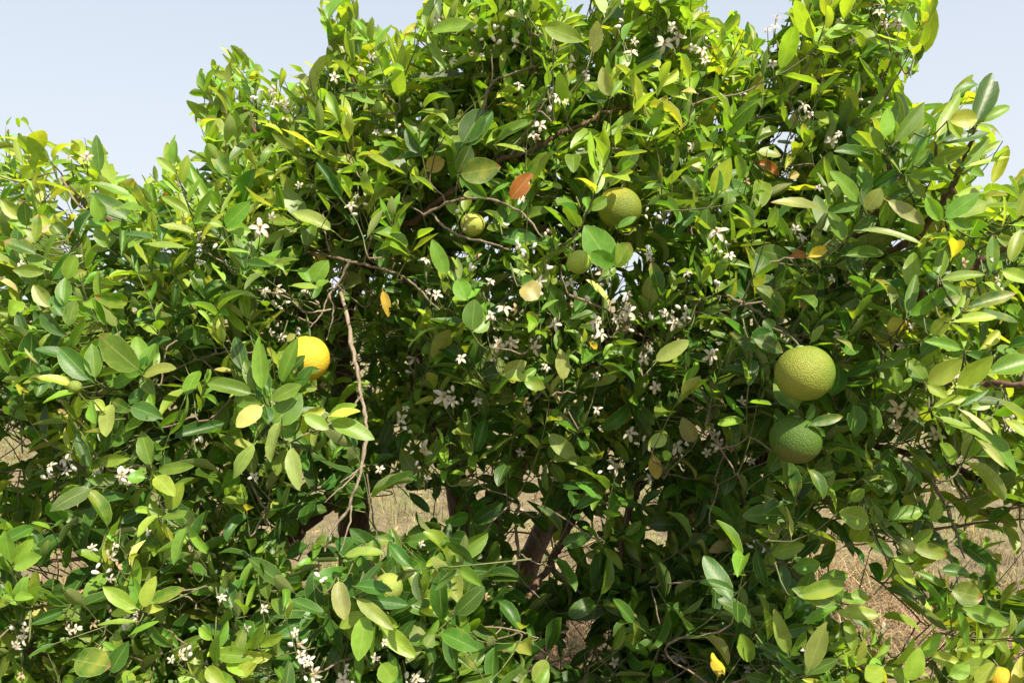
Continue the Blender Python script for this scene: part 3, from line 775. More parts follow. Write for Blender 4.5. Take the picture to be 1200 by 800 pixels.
# leaves the photograph picks out: (base px,py, tip px,py, width px, palette, normal (right, up, towards), depth offset tip, fold, bend, depth or None)
F0 = (0.0, .45, .9)
HERO = [
 (596,236,622,204,25,RUST,(.2,.1,1),.0,.15,.4,1.25), (720,316,686,266,44,MID,(-.1,.3,1),.01,.1,.2,1.29), (722,312,694,296,24,MID,(0,.2,1),-.02,.1,.2,1.27),
 (28,302,66,268,26,PALE,(-.2,.6,.8),0,.1,.9,None), (310,474,278,499,26,PALE,(.3,.5,.8),-.01,.2,.2,1.16), (168,437,118,395,42,MID,(-.2,.35,1),.02,.15,.2,1.19), (170,438,160,396,24,MID,(.4,.3,1),.03,.2,.2,1.22),
 (110,448,70,408,34,MATURE,(-.2,.4,1),0,.3,.2,1.2), (112,446,108,404,24,MID,(.3,.2,1),.01,.3,.2,1.2), (165,440,205,432,24,OLIVE,(0,.7,.7),-.02,.2,.4,1.2),
 (88,452,44,442,17,LIME,(0,.6,.8),-.02,.2,.3,1.18), (92,460,52,472,18,LIME,(0,.7,.6),-.02,.4,.4,1.17), (108,468,112,495,20,LIME,(0,.2,1),-.03,.2,.3,1.17), (130,470,125,510,26,OLIVE,(.2,.2,1),-.03,.1,.3,1.2),(150,475,190,490,26,MATURE,(.2,.3,1),.0,.2,.3,1.2),
 (396,676,404,724,28,OLIVE,(-.2,.2,1),-.02,.35,.3,1.12), (412,686,458,692,22,MATURE,(0,.6,.8),-.01,.25,.2,1.12), (414,698,460,736,20,OLIVE,(.3,.5,.8),-.02,.2,.2,1.12), (430,716,420,772,30,LIME,(-.1,.4,1),-.02,.2,.2,1.12), (440,728,486,768,26,LIME,(.2,.5,.9),-.01,.2,.1,1.12), (400,652,448,648,20,OLIVE,(0,.8,.5),0,.2,.4,1.18), (415,700,476,708,22,MATURE,(0,.5,.9),0,.2,.2,1.14),(445,775,462,796,30,LIME,(0,.4,1),0,.2,.2,1.12),
 (383,492,437,514,27,FLUSH,(.1,.5,.9),0,.2,.3,1.2), (384,488,421,482,16,LIME,(0,.8,.5),0,.2,.3,1.19), (354,486,384,502,20,LIME,(.2,.5,.9),0,.2,.2,1.18), (318,500,352,462,40,MID,(.1,.3,1),.02,.15,.2,1.2), (330,490,318,540,26,OLIVE,(-.3,.2,1),-.02,.3,.5,1.16), (340,520,350,572,22,OLIVE,(.2,.1,1),-.02,.2,.3,1.18),
 (328,452,348,398,24,MID,(-.1,.3,1),0,.3,.2,1.29), (346,456,366,430,18,MATURE,(.1,.4,1),0,.3,.2,1.3), (338,436,357,417,15,MATURE,(-.2,.4,.9),0,.3,.3,1.31), (350,436,374,433,12,MATURE,(0,.6,.8),0,.3,.3,1.31), (345,452,330,415,18,MID,(-.2,.2,1),0,.3,.2,1.31), (336,400,346,392,12,OLIVE,(0,.6,.8),0,.3,.3,1.31), (946,497,986,488,15,MATURE,(.1,.3,.9),0,.3,.4,1.1), (978,396,1000,412,14,OLIVE,(.3,.5,.8),0,.4,.5,1.12), (690,248,712,232,18,MID,(-.2,.5,.8),0,.3,.3,1.36), (752,222,778,218,12,MID,(0,.7,.6),0,.3,.3,1.38), (722,268,745,255,12,FLUSH,(.1,.4,.9),0,.3,.3,1.36),
 (308,462,304,396,24,MID,(.3,.2,1),.0,.3,.1,1.2), (300,462,245,450,26,MID,(-.1,.5,.9),-.01,.2,.3,1.2), (316,470,352,452,22,MID,(.2,.5,.9),0,.2,.2,1.2),
 # right-hand shoots against the sky
 (1096,166,1124,110,20,OLIVE,(-.7,.1,.7),.02,.25,-.2,1.07), (1142,150,1162,88,34,MATURE,(-.5,-.1,1),.02,.2,.1,1.05), (1110,142,1144,140,28,LIME,(.0,.2,1),-.01,.2,.4,1.03), (1144,146,1182,126,17,MID,(.1,.6,.8),0,.2,.7,1.06), (1098,170,1158,156,20,MATURE,(0,.4,.9),0,.2,.3,1.06), (1088,190,1134,174,24,MID,(0,-.3,1),0,.25,.1,1.05), (1060,205,1110,200,20,MID,(0,-.3,1),0,.25,.2,1.07),
 (1052,205,1088,148,22,MATURE,(-.3,.3,.9),.02,.35,.1,1.09), (1058,206,1094,148,12,MID,(.6,.1,.8),.02,.3,.1,1.07), (1045,172,1082,122,20,MID,(.2,.1,1),0,.25,.2,1.08), (1036,164,1040,128,22,LIME,(.1,.2,1),0,.25,.2,1.07), (1034,180,1020,150,18,MID,(-.3,.2,1),0,.4,.2,1.08),
 (1122,206,1158,162,17,LIME,(.3,.1,1),0,.3,.1,1.08), (1130,196,1184,184,10,LIME,(.1,.6,.8),0,.3,.1,1.07), (1140,186,1172,166,10,LIME,(.2,.4,.9),0,.3,.1,1.09), (1128,192,1152,206,14,LIME,(.3,.2,1),0,.2,.1,1.09),
 (1010,240,974,202,24,MID,(-.3,.2,1),-.01,.25,.2,1.1), (970,250,906,238,20,OLIVE,(0,.7,.7),-.02,.3,.5,1.08), (1036,233,1082,262,20,OLIVE,(.2,.2,1),-.01,.2,.3,1.09), (1014,248,1032,222,24,OLIVE,(.3,.2,1),-.01,.15,.2,1.08), (1000,270,1078,286,15,OLIVE,(.1,.7,.7),-.02,.4,.5,1.06), (1104,258,1146,228,24,FLUSH,(.2,.2,1),-.01,.2,.2,1.05), (1112,254,1156,238,28,MID,(.1,.3,1),.02,.2,.2,1.07), (1104,262,1086,232,20,FLUSH,(-.3,.2,1),0,.3,.2,1.07), (1108,245,1150,218,16,LIME,(.2,.3,1),.03,.2,.2,1.1), (1010,235,1052,215,22,MID,(0,-.2,1),.02,.2,.2,1.1),
 (1098,330,1152,322,18,MID,(.1,.5,.9),-.01,.3,.3,1.03), (1112,378,1166,372,19,LIME,(.1,.4,.9),-.01,.25,.2,1.0), (1088,392,1114,372,22,MID,(.2,.2,1),-.01,.1,.2,1.02), (1062,372,1112,336,24,MID,(.2,.1,1),0,.2,.1,1.05), (1130,362,1188,344,22,MATURE,(.1,.4,.9),0,.25,.2,1.02), (1146,366,1192,378,20,MATURE,(.1,.5,.9),0,.25,.2,1.01), (1084,358,1140,340,26,MATURE,(0,.2,1),.02,.2,.1,1.05),
 (1084,450,1126,422,30,LIME,(.2,.15,1),-.02,.15,.1,.98), (1118,454,1162,418,30,LIME,(.3,.15,1),-.02,.15,.1,.97), (1156,438,1212,422,34,MID,(.1,.4,.9),0,.25,.2,.99), (1122,478,1162,508,12,PALE,(.3,.5,.8),-.01,.25,.2,.95), (1094,486,1160,518,18,LIME,(.3,.5,.8),-.01,.25,.2,.97), (1146,500,1190,552,30,MID,(.4,.3,.9),-.01,.2,.2,.98), (1142,512,1176,546,14,PALE,(.5,.2,.8),-.01,.4,.2,.97), (1100,505,1060,545,0,MID,F0,0,.2,.2,1.0), (1090,478,1130,466,16,LIME,(.1,.8,.6),0,.3,.2,.99), (1130,470,1190,476,18,MATURE,(.1,.7,.7),0,.3,.2,.97), (1130,410,1085,400,20,MID,(0,.6,.8),0,.3,.2,1.0), (1060,448,1044,432,0,MID,F0,0,.2,.2,1.0), (1052,462,1048,432,16,MID,(.2,.2,1),0,.2,.1,1.04), (1120,545,1102,520,24,MID,(-.3,.3,1),-.01,.2,.2,1.0), (1170,470,1205,500,30,LIME,(.3,.5,.8),0,.3,.2,.96), (1150,540,1145,500,0,MID,F0,0,.2,.2,1.0),
 (1030,432,1064,408,20,MID,(.2,.3,1),0,.35,.1,1.1),(1000,470,1002,510,30,MATURE,(.1,.1,1),0,.2,.2,1.14),(1020,470,1028,510,24,MATURE,(.2,.1,1),0,.2,.2,1.14),(906,388,880,400,26,MATURE,(0,.6,.8),0,.3,.3,1.16),(880,395,916,412,24,MATURE,(.1,.5,.9),0,.2,.3,1.15),
 # left
 (258,256,224,198,13,LIME,(-.3,.2,1),.01,.3,.1,1.27), (232,232,214,206,14,LIME,(-.2,.3,1),0,.3,.1,1.28), (262,268,292,238,26,FLUSH,(.2,.3,1),0,.15,.2,1.26), (222,291,170,286,12,LIME,(0,.8,.6),-.01,.2,.2,1.25), (125,264,110,231,23,FLUSH,(-.1,.2,1),0,.2,.2,1.4), (128,292,112,268,18,MID,(0,.2,1),0,.25,.2,1.4), (262,266,245,262,14,LIME,(-.2,.5,.8),-.01,.4,.5,1.24), (255,292,292,296,8,LIME,(0,.8,.5),0,.2,.1,1.24),(60,262,76,278,26,MATURE,(.2,.3,1),0,.4,.3,1.42),(190,215,205,160,10,MID,(0,.2,1),0,.2,.1,1.5),(200,200,196,168,14,LIME,(0,.2,1),0,.2,.1,1.5),(228,222,222,190,14,MID,(.1,.2,1),0,.2,.1,1.5),(118,205,113,160,16,MATURE,(.2,.1,1),0,.1,.2,1.6),
 (178,548,166,506,24,FLUSH,(.0,.3,1),.01,.2,.2,1.2), (182,552,226,546,16,MID,(.1,.6,.8),-.01,.2,.4,1.19), (180,556,204,580,24,FLUSH,(.2,.4,.9),-.02,.2,.2,1.18), (172,560,150,560,22,FLUSH,(-.2,.5,.8),-.01,.2,.2,1.18), (196,600,214,566,24,FLUSH,(.2,.3,1),0,.25,.2,1.18), (185,602,162,628,18,LIME,(-.2,.5,.8),-.02,.2,.3,1.17), (186,608,228,602,14,LIME,(.1,.6,.8),-.02,.2,.3,1.17), (192,606,176,590,16,LIME,(-.2,.5,.8),0,.4,.3,1.18),
 (220,614,204,660,22,MID,(-.2,.2,1),-.02,.2,.2,1.15), (164,714,122,688,22,LIME,(-.2,.5,.9),0,.2,.2,1.13), (166,714,182,676,22,LIME,(.1,.3,1),0,.2,.2,1.13), (168,712,155,676,18,FLUSH,(-.2,.3,1),0,.3,.2,1.14), (175,705,215,690,20,MATURE,(.1,.5,.9),0,.2,.2,1.15), (84,772,128,780,40,MATURE,(0,.4,.9),-.01,.25,.1,1.1), (128,790,150,752,26,MATURE,(.2,.3,1),0,.3,.2,1.12), (164,728,116,732,12,LIME,(0,.8,.5),-.02,.3,.2,1.12), (150,745,185,728,10,LIME,(.1,.8,.5),0,.3,.2,1.12),
 (14,660,6,622,24,LIME,(-.1,.3,1),0,.2,.2,1.15), (16,658,38,632,20,FLUSH,(.3,.3,1),0,.25,.2,1.15), (14,664,48,652,26,LIME,(.1,.5,.9),-.01,.25,.2,1.14), (248,765,300,770,24,MID,(.1,.5,.9),0,.3,.2,1.13), (240,780,262,800,22,LIME,(.2,.5,.9),-.01,.2,.2,1.12), (275,790,300,778,20,LIME,(.2,.4,.9),0,.2,.2,1.12), (250,750,234,735,14,LIME,(-.3,.3,1),0,.3,.2,1.13),
 (60,275,0,300,0,MID,F0,0,.2,.2,1.3), (78,330,88,300,22,MID,(.2,.3,1),0,.35,.2,1.3), (62,362,40,335,24,OLIVE,(-.2,.3,1),0,.3,.2,1.28),
 # upper middle
 (500,38,556,30,24,MID,(0,.3,1),-.01,.2,.3,1.36), (634,30,682,48,26,LIME,(.1,.3,1),-.01,.15,.2,1.34), (618,24,592,18,22,OLIVE,(-.2,.4,.9),-.01,.2,.3,1.35), (394,110,440,123,16,MID,(0,.6,.8),-.01,.25,.3,1.46), (540,172,565,130,36,MATURE,(-.1,.2,1),.01,.2,.2,1.36), (548,175,576,132,24,MATURE,(.4,.2,1),.01,.3,.2,1.36), (535,205,585,196,36,MATURE,(.0,.1,1),0,.15,.3,1.34), (495,182,476,152,22,MATURE,(-.5,.4,.8),0,.5,.2,1.4), (580,168,622,142,22,MID,(.2,.5,.9),0,.3,.2,1.37), (578,170,614,178,16,LIME,(.1,.7,.7),-.01,.3,.3,1.36), (715,116,706,80,22,OLIVE,(-.2,.1,1),0,.15,.4,1.38), (695,66,700,26,20,PALE,(.2,.1,1),-.01,.2,.3,1.36), (525,326,507,282,22,LIME,(-.2,.2,1),0,.15,.1,1.34), (553,390,556,352,30,MID,(.1,.2,1),0,.1,.2,1.27), (548,352,536,328,26,FLUSH,(-.2,.3,1),0,.15,.2,1.28), (448,338,455,370,14,YELLOW,(.3,.1,1),0,.2,.3,1.5), (392,272,345,250,24,OLIVE,(-.2,.4,.9),0,.25,.6,1.38), (368,280,372,300,0,MID,F0,0,.2,.2,1.3), (338,335,372,338,14,LIME,(.1,.7,.7),0,.3,.2,1.32), (365,332,384,306,26,FLUSH,(.1,.3,1),0,.2,.2,1.35), (368,338,385,330,16,LIME,(.2,.5,.8),0,.3,.2,1.33),
 (500,205,513,222,0,MID,F0,0,.2,.2,1.4), (498,200,520,188,24,YELLOW,(0,.2,1),0,.2,.3,1.42), (884,190,912,205,20,RUST,(.1,.3,1),0,.4,.6,1.5), (922,208,936,204,14,YELLOW,(.1,.3,1),0,.3,.5,1.5), (886,178,914,182,20,OLIVE,(.1,.4,.9),0,.2,.3,1.48), (925,300,945,300,14,RUST,(0,.3,1),0,.5,.8,1.15), (945,302,968,292,18,YELLOW,(.2,.4,.9),0,.4,.8,1.14), (818,110,800,108,14,YELLOW,(0,.6,.8),0,.4,.3,1.4),
 (600,440,622,420,0,MID,F0,0,.2,.2,1.4), (588,440,618,446,26,OLIVE,(.1,.5,.9),-.01,.15,.3,1.3), (588,438,616,424,22,OLIVE,(.2,.4,.9),0,.2,.2,1.31), (612,444,638,454,20,MID,(.2,.4,.9),0,.2,.2,1.31), (660,448,656,410,24,OLIVE,(.2,.0,1),0,.1,.3,1.36), (765,424,806,400,22,OLIVE,(0,.3,1),-.01,.15,.3,1.32), (700,348,720,330,0,MID,F0,0,.2,.2,1.4), (610,335,630,350,36,OLIVE,(.0,.5,.9),-.01,.1,.5,1.22), (632,485,672,492,0,MID,F0,0,.2,.2,1.4), (640,505,675,540,24,OLIVE,(0,.4,.9),0,.2,.4,1.45),(645,540,678,535,22,OLIVE,(0,.5,.8),0,.3,.5,1.45),(765,530,770,560,18,YELLOW,(-.3,.1,1),0,.2,.2,1.38),(783,510,760,522,20,OLIVE,(-.2,.4,.9),0,.2,.2,1.36),(784,540,778,528,14,LIME,(.1,.3,1),0,.2,.2,1.35),(815,520,800,490,24,OLIVE,(-.3,.2,1),0,.2,.2,1.4),
 # lower right
 (985,708,930,690,26,MID,(0,.4,.9),0,.3,.2,1.1), (975,712,1020,690,0,MID,F0,0,.2,.2,1.1), (930,700,990,684,26,MID,(.1,.4,.9),-.01,.3,.2,1.1), (1020,612,985,600,32,MID,(-.1,.4,.9),-.01,.2,.3,1.1), (1026,616,1024,592,22,MID,(.2,.2,1),0,.2,.2,1.12), (1040,610,1080,598,24,MID,(.1,.4,.9),0,.25,.3,1.1), (1066,640,1108,650,22,MID,(.1,.4,.9),0,.25,.3,1.1), (1045,655,1072,684,18,LIME,(.3,.3,.9),-.01,.3,.2,1.08), (1090,612,1096,585,24,LIME,(.2,.2,1),0,.3,.3,1.14), (1100,668,1135,672,22,MATURE,(.1,.5,.9),0,.3,.3,1.14), (1112,690,1150,700,34,MATURE,(.1,.4,.9),-.01,.2,.3,1.12), (1120,710,1180,730,26,MID,(.2,.4,.9),0,.3,.2,1.13), (975,715,1028,720,22,LIME,(0,.6,.8),-.01,.3,.2,1.14), (1035,780,1015,796,26,LIME,(-.1,.4,.9),0,.2,.2,1.12), (1062,800,1078,760,26,LIME,(.1,.2,1),0,.2,.2,1.15), (1110,792,1135,778,24,LIME,(.1,.4,.9),0,.2,.2,1.17), (1140,800,1165,778,20,LIME,(.2,.3,.9),0,.2,.2,1.2), (1125,800,1108,775,20,LIME,(-.2,.3,.9),0,.2,.2,1.18), (945,790,968,730,26,OLIVE,(-.6,.1,.8),0,.35,.1,1.1), (925,770,908,715,22,OLIVE,(-.3,.1,1),0,.3,.1,1.13),
]
HERO = [h for h in HERO if h[4] > 0]
rh = np.random.default_rng(21)
for h in list(HERO):                              # neighbours on the same shoot
    if h[5] is RUST or math.hypot(h[2] - h[0], h[3] - h[1]) < 24 or rh.random() < .25: continue
    L_ = math.hypot(h[2] - h[0], h[3] - h[1]); a_ = math.atan2(h[1] - h[3], h[2] - h[0])
    dd_ = (h[10] or float(d0(h[0], h[1])) - .02) + .018
    for sg in (-1, 1):
        if rh.random() < .75:
            q_ = a_ + sg * rh.uniform(.7, 1.3); l_ = L_ * rh.uniform(.55, .85)
            x1, y1 = h[0] + math.cos(q_) * l_, h[1] - math.sin(q_) * l_
            if inside(np.array([x1]), np.array([y1]))[0]:
                HERO.append((h[0], h[1], x1, y1, h[4] * rh.uniform(.6, .85), h[5] if h[5] in (LIME, FLUSH, MID, MATURE) else (MID, MATURE)[sg > 0], (h[6][0] + rh.normal(0, .4), h[6][1] + rh.normal(0, .3), 1), rh.uniform(-.01, .03), h[8] + .15, h[9], dd_))
def shoot_group(x0, y0, ang, ln, n, d, wid, pals):
    """big leaves set alternately along one shoot, as at the right-hand edge"""
    for k in range(n):
        f = k / (n - 1)
        bx, by = x0 + math.cos(ang) * ln * f, y0 - math.sin(ang) * ln * f
        sd_ = 1 if k % 2 else -1
        a_ = ang + sd_ * (1.05 - .75 * f) + rh.normal(0, .12)
        L_ = rh.uniform(36, 50) * (1 - .25 * f)
        HERO.append((bx, by, bx + math.cos(a_) * L_, by - math.sin(a_) * L_, wid * rh.uniform(.8, 1.1), pals[k % len(pals)], (rh.normal(.1, .35), rh.uniform(.1, .7), .9), rh.uniform(-.03, .02), rh.uniform(.2, .6), rh.uniform(.0, .5), d))
shoot_group(1150, 330, .55, 90, 8, 1.04, 22, (LIME, MID, LIME))
shoot_group(1095, 470, -.25, 110, 9, 1.0, 21, (LIME, LIME, MID))
shoot_group(1060, 420, .1, 120, 8, 1.06, 23, (MID, MATURE, LIME))
shoot_group(1165, 275, .6, 60, 7, 1.08, 17, (LIME,))
shoot_group(985, 300, 1.15, 130, 10, 1.12, 22, (MATURE, MID))
shoot_group(1050, 345, .35, 120, 9, 1.1, 23, (MATURE, MID))
shoot_group(1000, 790, .25, 120, 9, 1.2, 20, (LIME,))
shoot_group(1110, 800, .9, 60, 7, 1.25, 22, (LIME,))
shoot_group(885, 640, -.55, 130, 9, 1.22, 22, (MATURE, MID))
shoot_group(870, 790, .9, 110, 8, 1.2, 24, (MATURE, MID))
shoot_group(60, 330, 2.0, 80, 8, 1.3, 22, (MATURE, MID, LIME))
shoot_group(90, 430, 1.8, 70, 7, 1.25, 22, (MID, MATURE))
shoot_group(235, 285, 1.9, 95, 9, 1.27, 16, (LIME, LIME, FLUSH))
shoot_group(245, 785, .5, 60, 7, 1.13, 20, (LIME, MID))
shoot_group(100, 560, .9, 70, 7, 1.22, 20, (MID, MATURE))

# blossoms: (px, py, size px, depth offset); buds likewise with a count
BLOSSOM = [(840,272,34),(305,268,34),(519,465,36),(497,526,34),(735,366,30),(590,362,28),(583,403,28),(628,408,26),(325,341,26),(1052,478,34),(1097,508,28),
 (150,725,24),(213,767,24),(130,652,24),(77,538,26),(60,546,20),(143,556,24),(28,748,22),(352,753,24),(368,788,28),(402,796,26),(488,795,26),(832,417,28),(768,454,22),(738,508,26),(720,546,30),
 (792,523,28),(840,522,26),(708,322,28),(632,330,22),(700,376,26),(704,392,24),(790,378,28),(560,302,20),(470,490,24),(485,421,24),(412,241,22),(335,124,26),(318,108,18),(652,116,22),(632,147,24),(778,52,32),(795,44,26),(740,62,24),
 (1052,28,26),(942,124,24),(975,165,22),(908,30,18),(1185,490,22),(1170,338,20),(795,770,26),(664,735,0),(610,232,24),(545,290,0),(512,345,20),(498,305,22),(530,470,22),(600,402,24),(650,380,22),(735,345,18),(822,60,22),(510,22,18),(555,62,18),(755,420,22),(698,440,18),
 (616,470,18),(560,470,20),(700,480,18),(855,300,20),(760,300,18),(805,320,18),(870,470,18),(445,550,16),(330,395,16),(110,730,18),(260,700,16),(995,230,0),(690,280,18),(668,332,20),(575,330,18),(540,420,20),(610,530,16),(575,370,22),(640,430,18),(25,310,14),(210,215,14),(1030,15,20),(1000,48,16),(905,75,18),(870,110,16),(1120,440,14),(880,540,16),(820,480,16),(760,560,16),(650,560,16),(1035,735,18),(985,775,16),(440,770,16),(290,735,16),(500,560,16)]
BLOSSOM = [b for b in BLOSSOM if b[2] > 0]
rb = np.random.default_rng(5)
for b in list(BLOSSOM[:64]):                       # most open flowers stand in small clusters
    if rb.random() < (.25 if 470 < b[0] < 880 and 250 < b[1] < 560 else .8):
        for _ in range(rb.integers(1, 3)):
            a_ = rb.uniform(0, 6.28); BLOSSOM.append((b[0] + math.cos(a_) * b[2] * .55, b[1] + math.sin(a_) * b[2] * .55, b[2] * rb.uniform(.55, .8)))
for _ in range(70):
    x_, y_ = rb.uniform(10, 1190), rb.uniform(20, 790)
    if not (430 < x_ < 900 and 230 < y_ < 600) and inside(np.array([x_]), np.array([y_ - 15]))[0]: BLOSSOM.append((x_, y_, rb.uniform(13, 19)))
BUDS = [(b[0] + dx, b[1] + dy, 3) for b, dx, dy in zip(BLOSSOM[:40], np.tile([9, -10, 7, -4], 10), np.tile([8, 6, -9, 10, 11], 8))] + [(232,286,5),(148,552,4),(637,305,4),(648,270,3),(582,40,6),(600,48,4),(462,150,4),(475,120,2),(358,390,2),(232,524,2),(368,684,4),(352,342,3),(595,270,3),(613,290,5),(672,70,4),(690,95,3),(892,640,4),(395,55,2),(730,20,4),(835,45,3),(560,36,3),(1010,120,3),(640,55,3),(520,60,3),(928,655,3),(300,110,3),(430,80,2),(770,250,3),(545,255,3),(840,330,3),(690,345,3)]

# prune leaves that grow out of the outline, into the gaps, or across the features above
LVt = leaf_verts(D)
mid = LVt[:, 25 + 2]; tipv = LVt[:, -3]
mx_, my_, md_ = proj(mid); tx_, ty_, td_ = proj(tipv)
good = inside(mx_, my_) & (inside(tx_, ty_ + 5) | (rng.random(len(tx_)) < .12))
cg = in_gap(mx_, my_, 1.05) | in_gap(tx_, ty_, .8)
good &= ~(cg & (rng.random(len(cg)) < .93))
good &= (md_ > 0.72) & (LVt[..., 2].min(1) > 0.06)
prune = [(f[1], f[2], f[3] * (.45 if f[0] in 'gf' else .85) + 2, f[4] + .02) for f in FRUIT]
prune += [(b[0], b[1], b[2] * .55, 9) for b in BLOSSOM] + [(b[0], b[1], 9, 9) for b in BUDS]
for h in HERO:
    hd = h[10] or float(d0(h[0], h[1])) - .02
    for s in (.3, .6, .9):
        prune.append((h[0] + (h[2] - h[0]) * s, h[1] + (h[3] - h[1]) * s, h[4] * .42, hd + .01))
for mt, lb, rows in TWIGS[:12] + [(None, None, LIMBS[0][9:15])] + TWIGS[13:15] + TWIGS[16:18] + TWIGS[30:33]:
    c = spline(rows, 4)
    for q in c: prune.append((q[0], q[1], 7, q[2] + .01))
pr = np.array(prune)
BD = np.array([float(d0(b[0], b[1])) for b in BLOSSOM]); UD = np.array([float(d0(b[0], b[1])) for b in BUDS])
pr[len(FRUIT):len(FRUIT) + len(BLOSSOM), 3] = BD; pr[len(FRUIT) + len(BLOSSOM):len(FRUIT) + len(BLOSSOM) + len(BUDS), 3] = UD
samples = LVt[:, [12, 15, 17, 19, 22, 25, 27, 29, 32, 37, 42]]
sx_, sy_, sd_ = proj(samples.reshape(-1, 3))
sx_, sy_, sd_ = (a.reshape(len(LVt), -1) for a in (sx_, sy_, sd_))
for x, y, r_, dd in pr:
    hit = (((sx_ - x) ** 2 + (sy_ - y) ** 2 < r_ * r_) & (sd_ < dd)).any(1)
    good &= ~hit
for f in FRUIT[:4]:                                # these four hang in open sun
    c = P(f[1], f[2], f[4]); r_ = f[3] / FPX * f[4]
    c = c + r_ * np.array([.35, -.5, .25])
    q = LVt[:, [12, 17, 22, 27, 32]] - c
    t = q @ TO_SUN
    near = (np.linalg.norm(q - t[..., None] * TO_SUN, axis=-1) < r_ * .75) & (t > 0) & (t < 1.2)
    good &= ~near.any(1)
D = {f: D[f][good] for f in D}

# wood only for the shoots that kept their leaves
left = np.bincount(D["sid"].astype(int), minlength=NSH)
FR = np.array([f[1:5] for f in FRUIT], float)
def crosses_fruit(q):
    x, y, d = proj(q)
    return (((x[:, None] - FR[:, 0]) ** 2 + (y[:, None] - FR[:, 1]) ** 2 < (FR[:, 2] + 2) ** 2) & (d[:, None] < FR[:, 3] + .02)).any()
def finer(q): return q[:1] if len(q) < 2 else np.concatenate([q, .5 * (q[1:] + q[:-1]), .75 * q[1:] + .25 * q[:-1], .25 * q[1:] + .75 * q[:-1]])
for i, (wood, stem) in WOOD.items():
    if left[i] < 3: continue
    if inside(*proj(stem)[:2]).all() and not crosses_fruit(finer(stem)): FINE.add(stem, np.linspace(0.0014, 0.0007, 5), 4)
    if wood is not None:
        xg, yg, _d = proj(wood[0][1:])
        if not inside(xg, yg).all() or crosses_fruit(finer(wood[0])) or ((yg > 400).any() and in_gap(xg, yg).any() and rng.random() < .7): continue
        CONN.add(*wood, 5)

# the leaves picked out above
ho, ha, hn, hL, hW, hf, hb, hp, ht = [], [], [], [], [], [], [], [], []
for (x0, y0, x1, y1, wpx, pal, nn, dz, fo, be, dd) in HERO:
    dd = dd or float(d0(x0, y0)) - .02
    b0 = P(x0, y0, dd); b1 = P(x1, y1, dd + dz)
    a = b1 - b0; L_ = np.linalg.norm(a) * (1 + be * be / 20)
    nn = np.asarray(nn, float) + .22 * rng.standard_normal(3) * (pal is not RUST)
    nv = nn[0] * RGT + nn[1] * UPV - nn[2] * FWD
    fo = fo + abs(rng.normal(.1, .14))
    a = unit(a) ; nv = unit(nv - a * (a @ nv)); a2 = unit(a + nv * math.tan(be / 2) * .9)
    ho.append(b0); ha.append(a2); hn.append(nv); hL.append(L_ * .94); hW.append(wpx / FPX * dd * 1.12); hf.append(fo); hb.append(be); hp.append(min(.01, L_ * .1)); ht.append(vary(pal, 1, .1)[0])
    if pal is not RUST:
        t = np.linspace(0, 1, 4)[:, None]
        q = S[:ns] - b0; s = S[np.argmin((q ** 2).sum(1) + 0.5 * np.clip(.02 - (q @ FWD), 0, None))]; s = clamp_to(b0, s, .06)
        FINE.add(b0 + (s - b0) * t + np.array([0, 0, -.012]) * t * (1 - t) * 4, np.linspace(.001, .0015, 4), 4)
H = dict(o=ho, a=ha, n=hn, L=hL, W=hW, fold=hf, bend=hb, twist=rng.normal(0, .12, len(ho)), pet=hp, tint=ht, acum=rng.uniform(.1, .5, len(ho)), sid=np.full(len(ho), -1))
NH = len(ho)
D = {f: np.concatenate([np.asarray(H[f], float), D[f]]) for f in D}
LVt = leaf_verts(D)
NL = len(LVt)
AGE = rng.random(NL)
BITE = bites(NL, 3)
print("shoots", NSH, "leaves", NL, "hero", NH, file=open("/tmp/stat.txt", "w"))

# the 300 leaves that show largest: splat all leaves into a small depth buffer
W_, H_ = 400, 267
fine = []
G9 = LVt.reshape(NL, PROF_LEN, 5, 3)
mids = 0.5 * (G9[:, 1:] + G9[:, :-1])
pts = np.concatenate([G9.reshape(NL, -1, 3), mids.reshape(NL, -1, 3), (0.5 * (mids[:, :, 1:] + mids[:, :, :-1])).reshape(NL, -1, 3), (0.5 * (G9[:, :, 1:] + G9[:, :, :-1])).reshape(NL, -1, 3)], 1)
kpt = pts.shape[1]
ax_, ay_, ad_ = proj(pts.reshape(-1, 3))
cx = (ax_ / 3).astype(int); cy = (ay_ / 3).astype(int)
idl = np.repeat(np.arange(NL), kpt)
v = (ax_ >= 0) & (ay_ >= 0) & (cx < W_) & (cy < H_)
cell = cy[v] * W_ + cx[v]; dv = ad_[v]; iv = idl[v]
o_ = np.lexsort((dv, cell))
first = np.r_[True, np.diff(cell[o_]) > 0]
count = np.bincount(iv[o_][first], minlength=NL)
show = np.argsort(-count)[:300]
is_part = np.zeros(NL, bool); is_part[show] = True

def name_label(t):
    if t[0] > .2 and t[1] < t[0] * .5: return "dry rusty orange-brown leaf"
    if t[0] > .3 and t[1] < t[0] * .85: return "yellowing leaf"
    return None
for i in show:
    V = LVt[i]
    me = mesh_from_arrays("leaf", V - D["o"][i], LQ[BITE[i]], M_LEAF, tint=np.repeat(np.r_[D["tint"][i], AGE[i]][None], NV, 0), uv=LUV)
    o = link("leaf", me, tree, loc(D["o"][i]))
    lb = name_label(D["tint"][i])
    if lb: o["label"] = lb
rest = ~is_part
n2 = int(rest.sum())
Vr = LVt[rest].reshape(-1, 3) - ROOT
Qr = (LQ[None] + (np.arange(n2) * NV)[:, None, None])[BITE[rest]]
fo = link("foliage", mesh_from_arrays("foliage", Vr, Qr, M_LEAF, tint=np.repeat(np.c_[D["tint"], AGE][rest], NV, 0), uv=np.tile(LUV, (n2, 1))), tree)
tag(fo, kind="stuff")
ft = FINE.build("fine_twigs", M_STEM, tree, ROOT, ROOT)
tag(ft, kind="stuff")
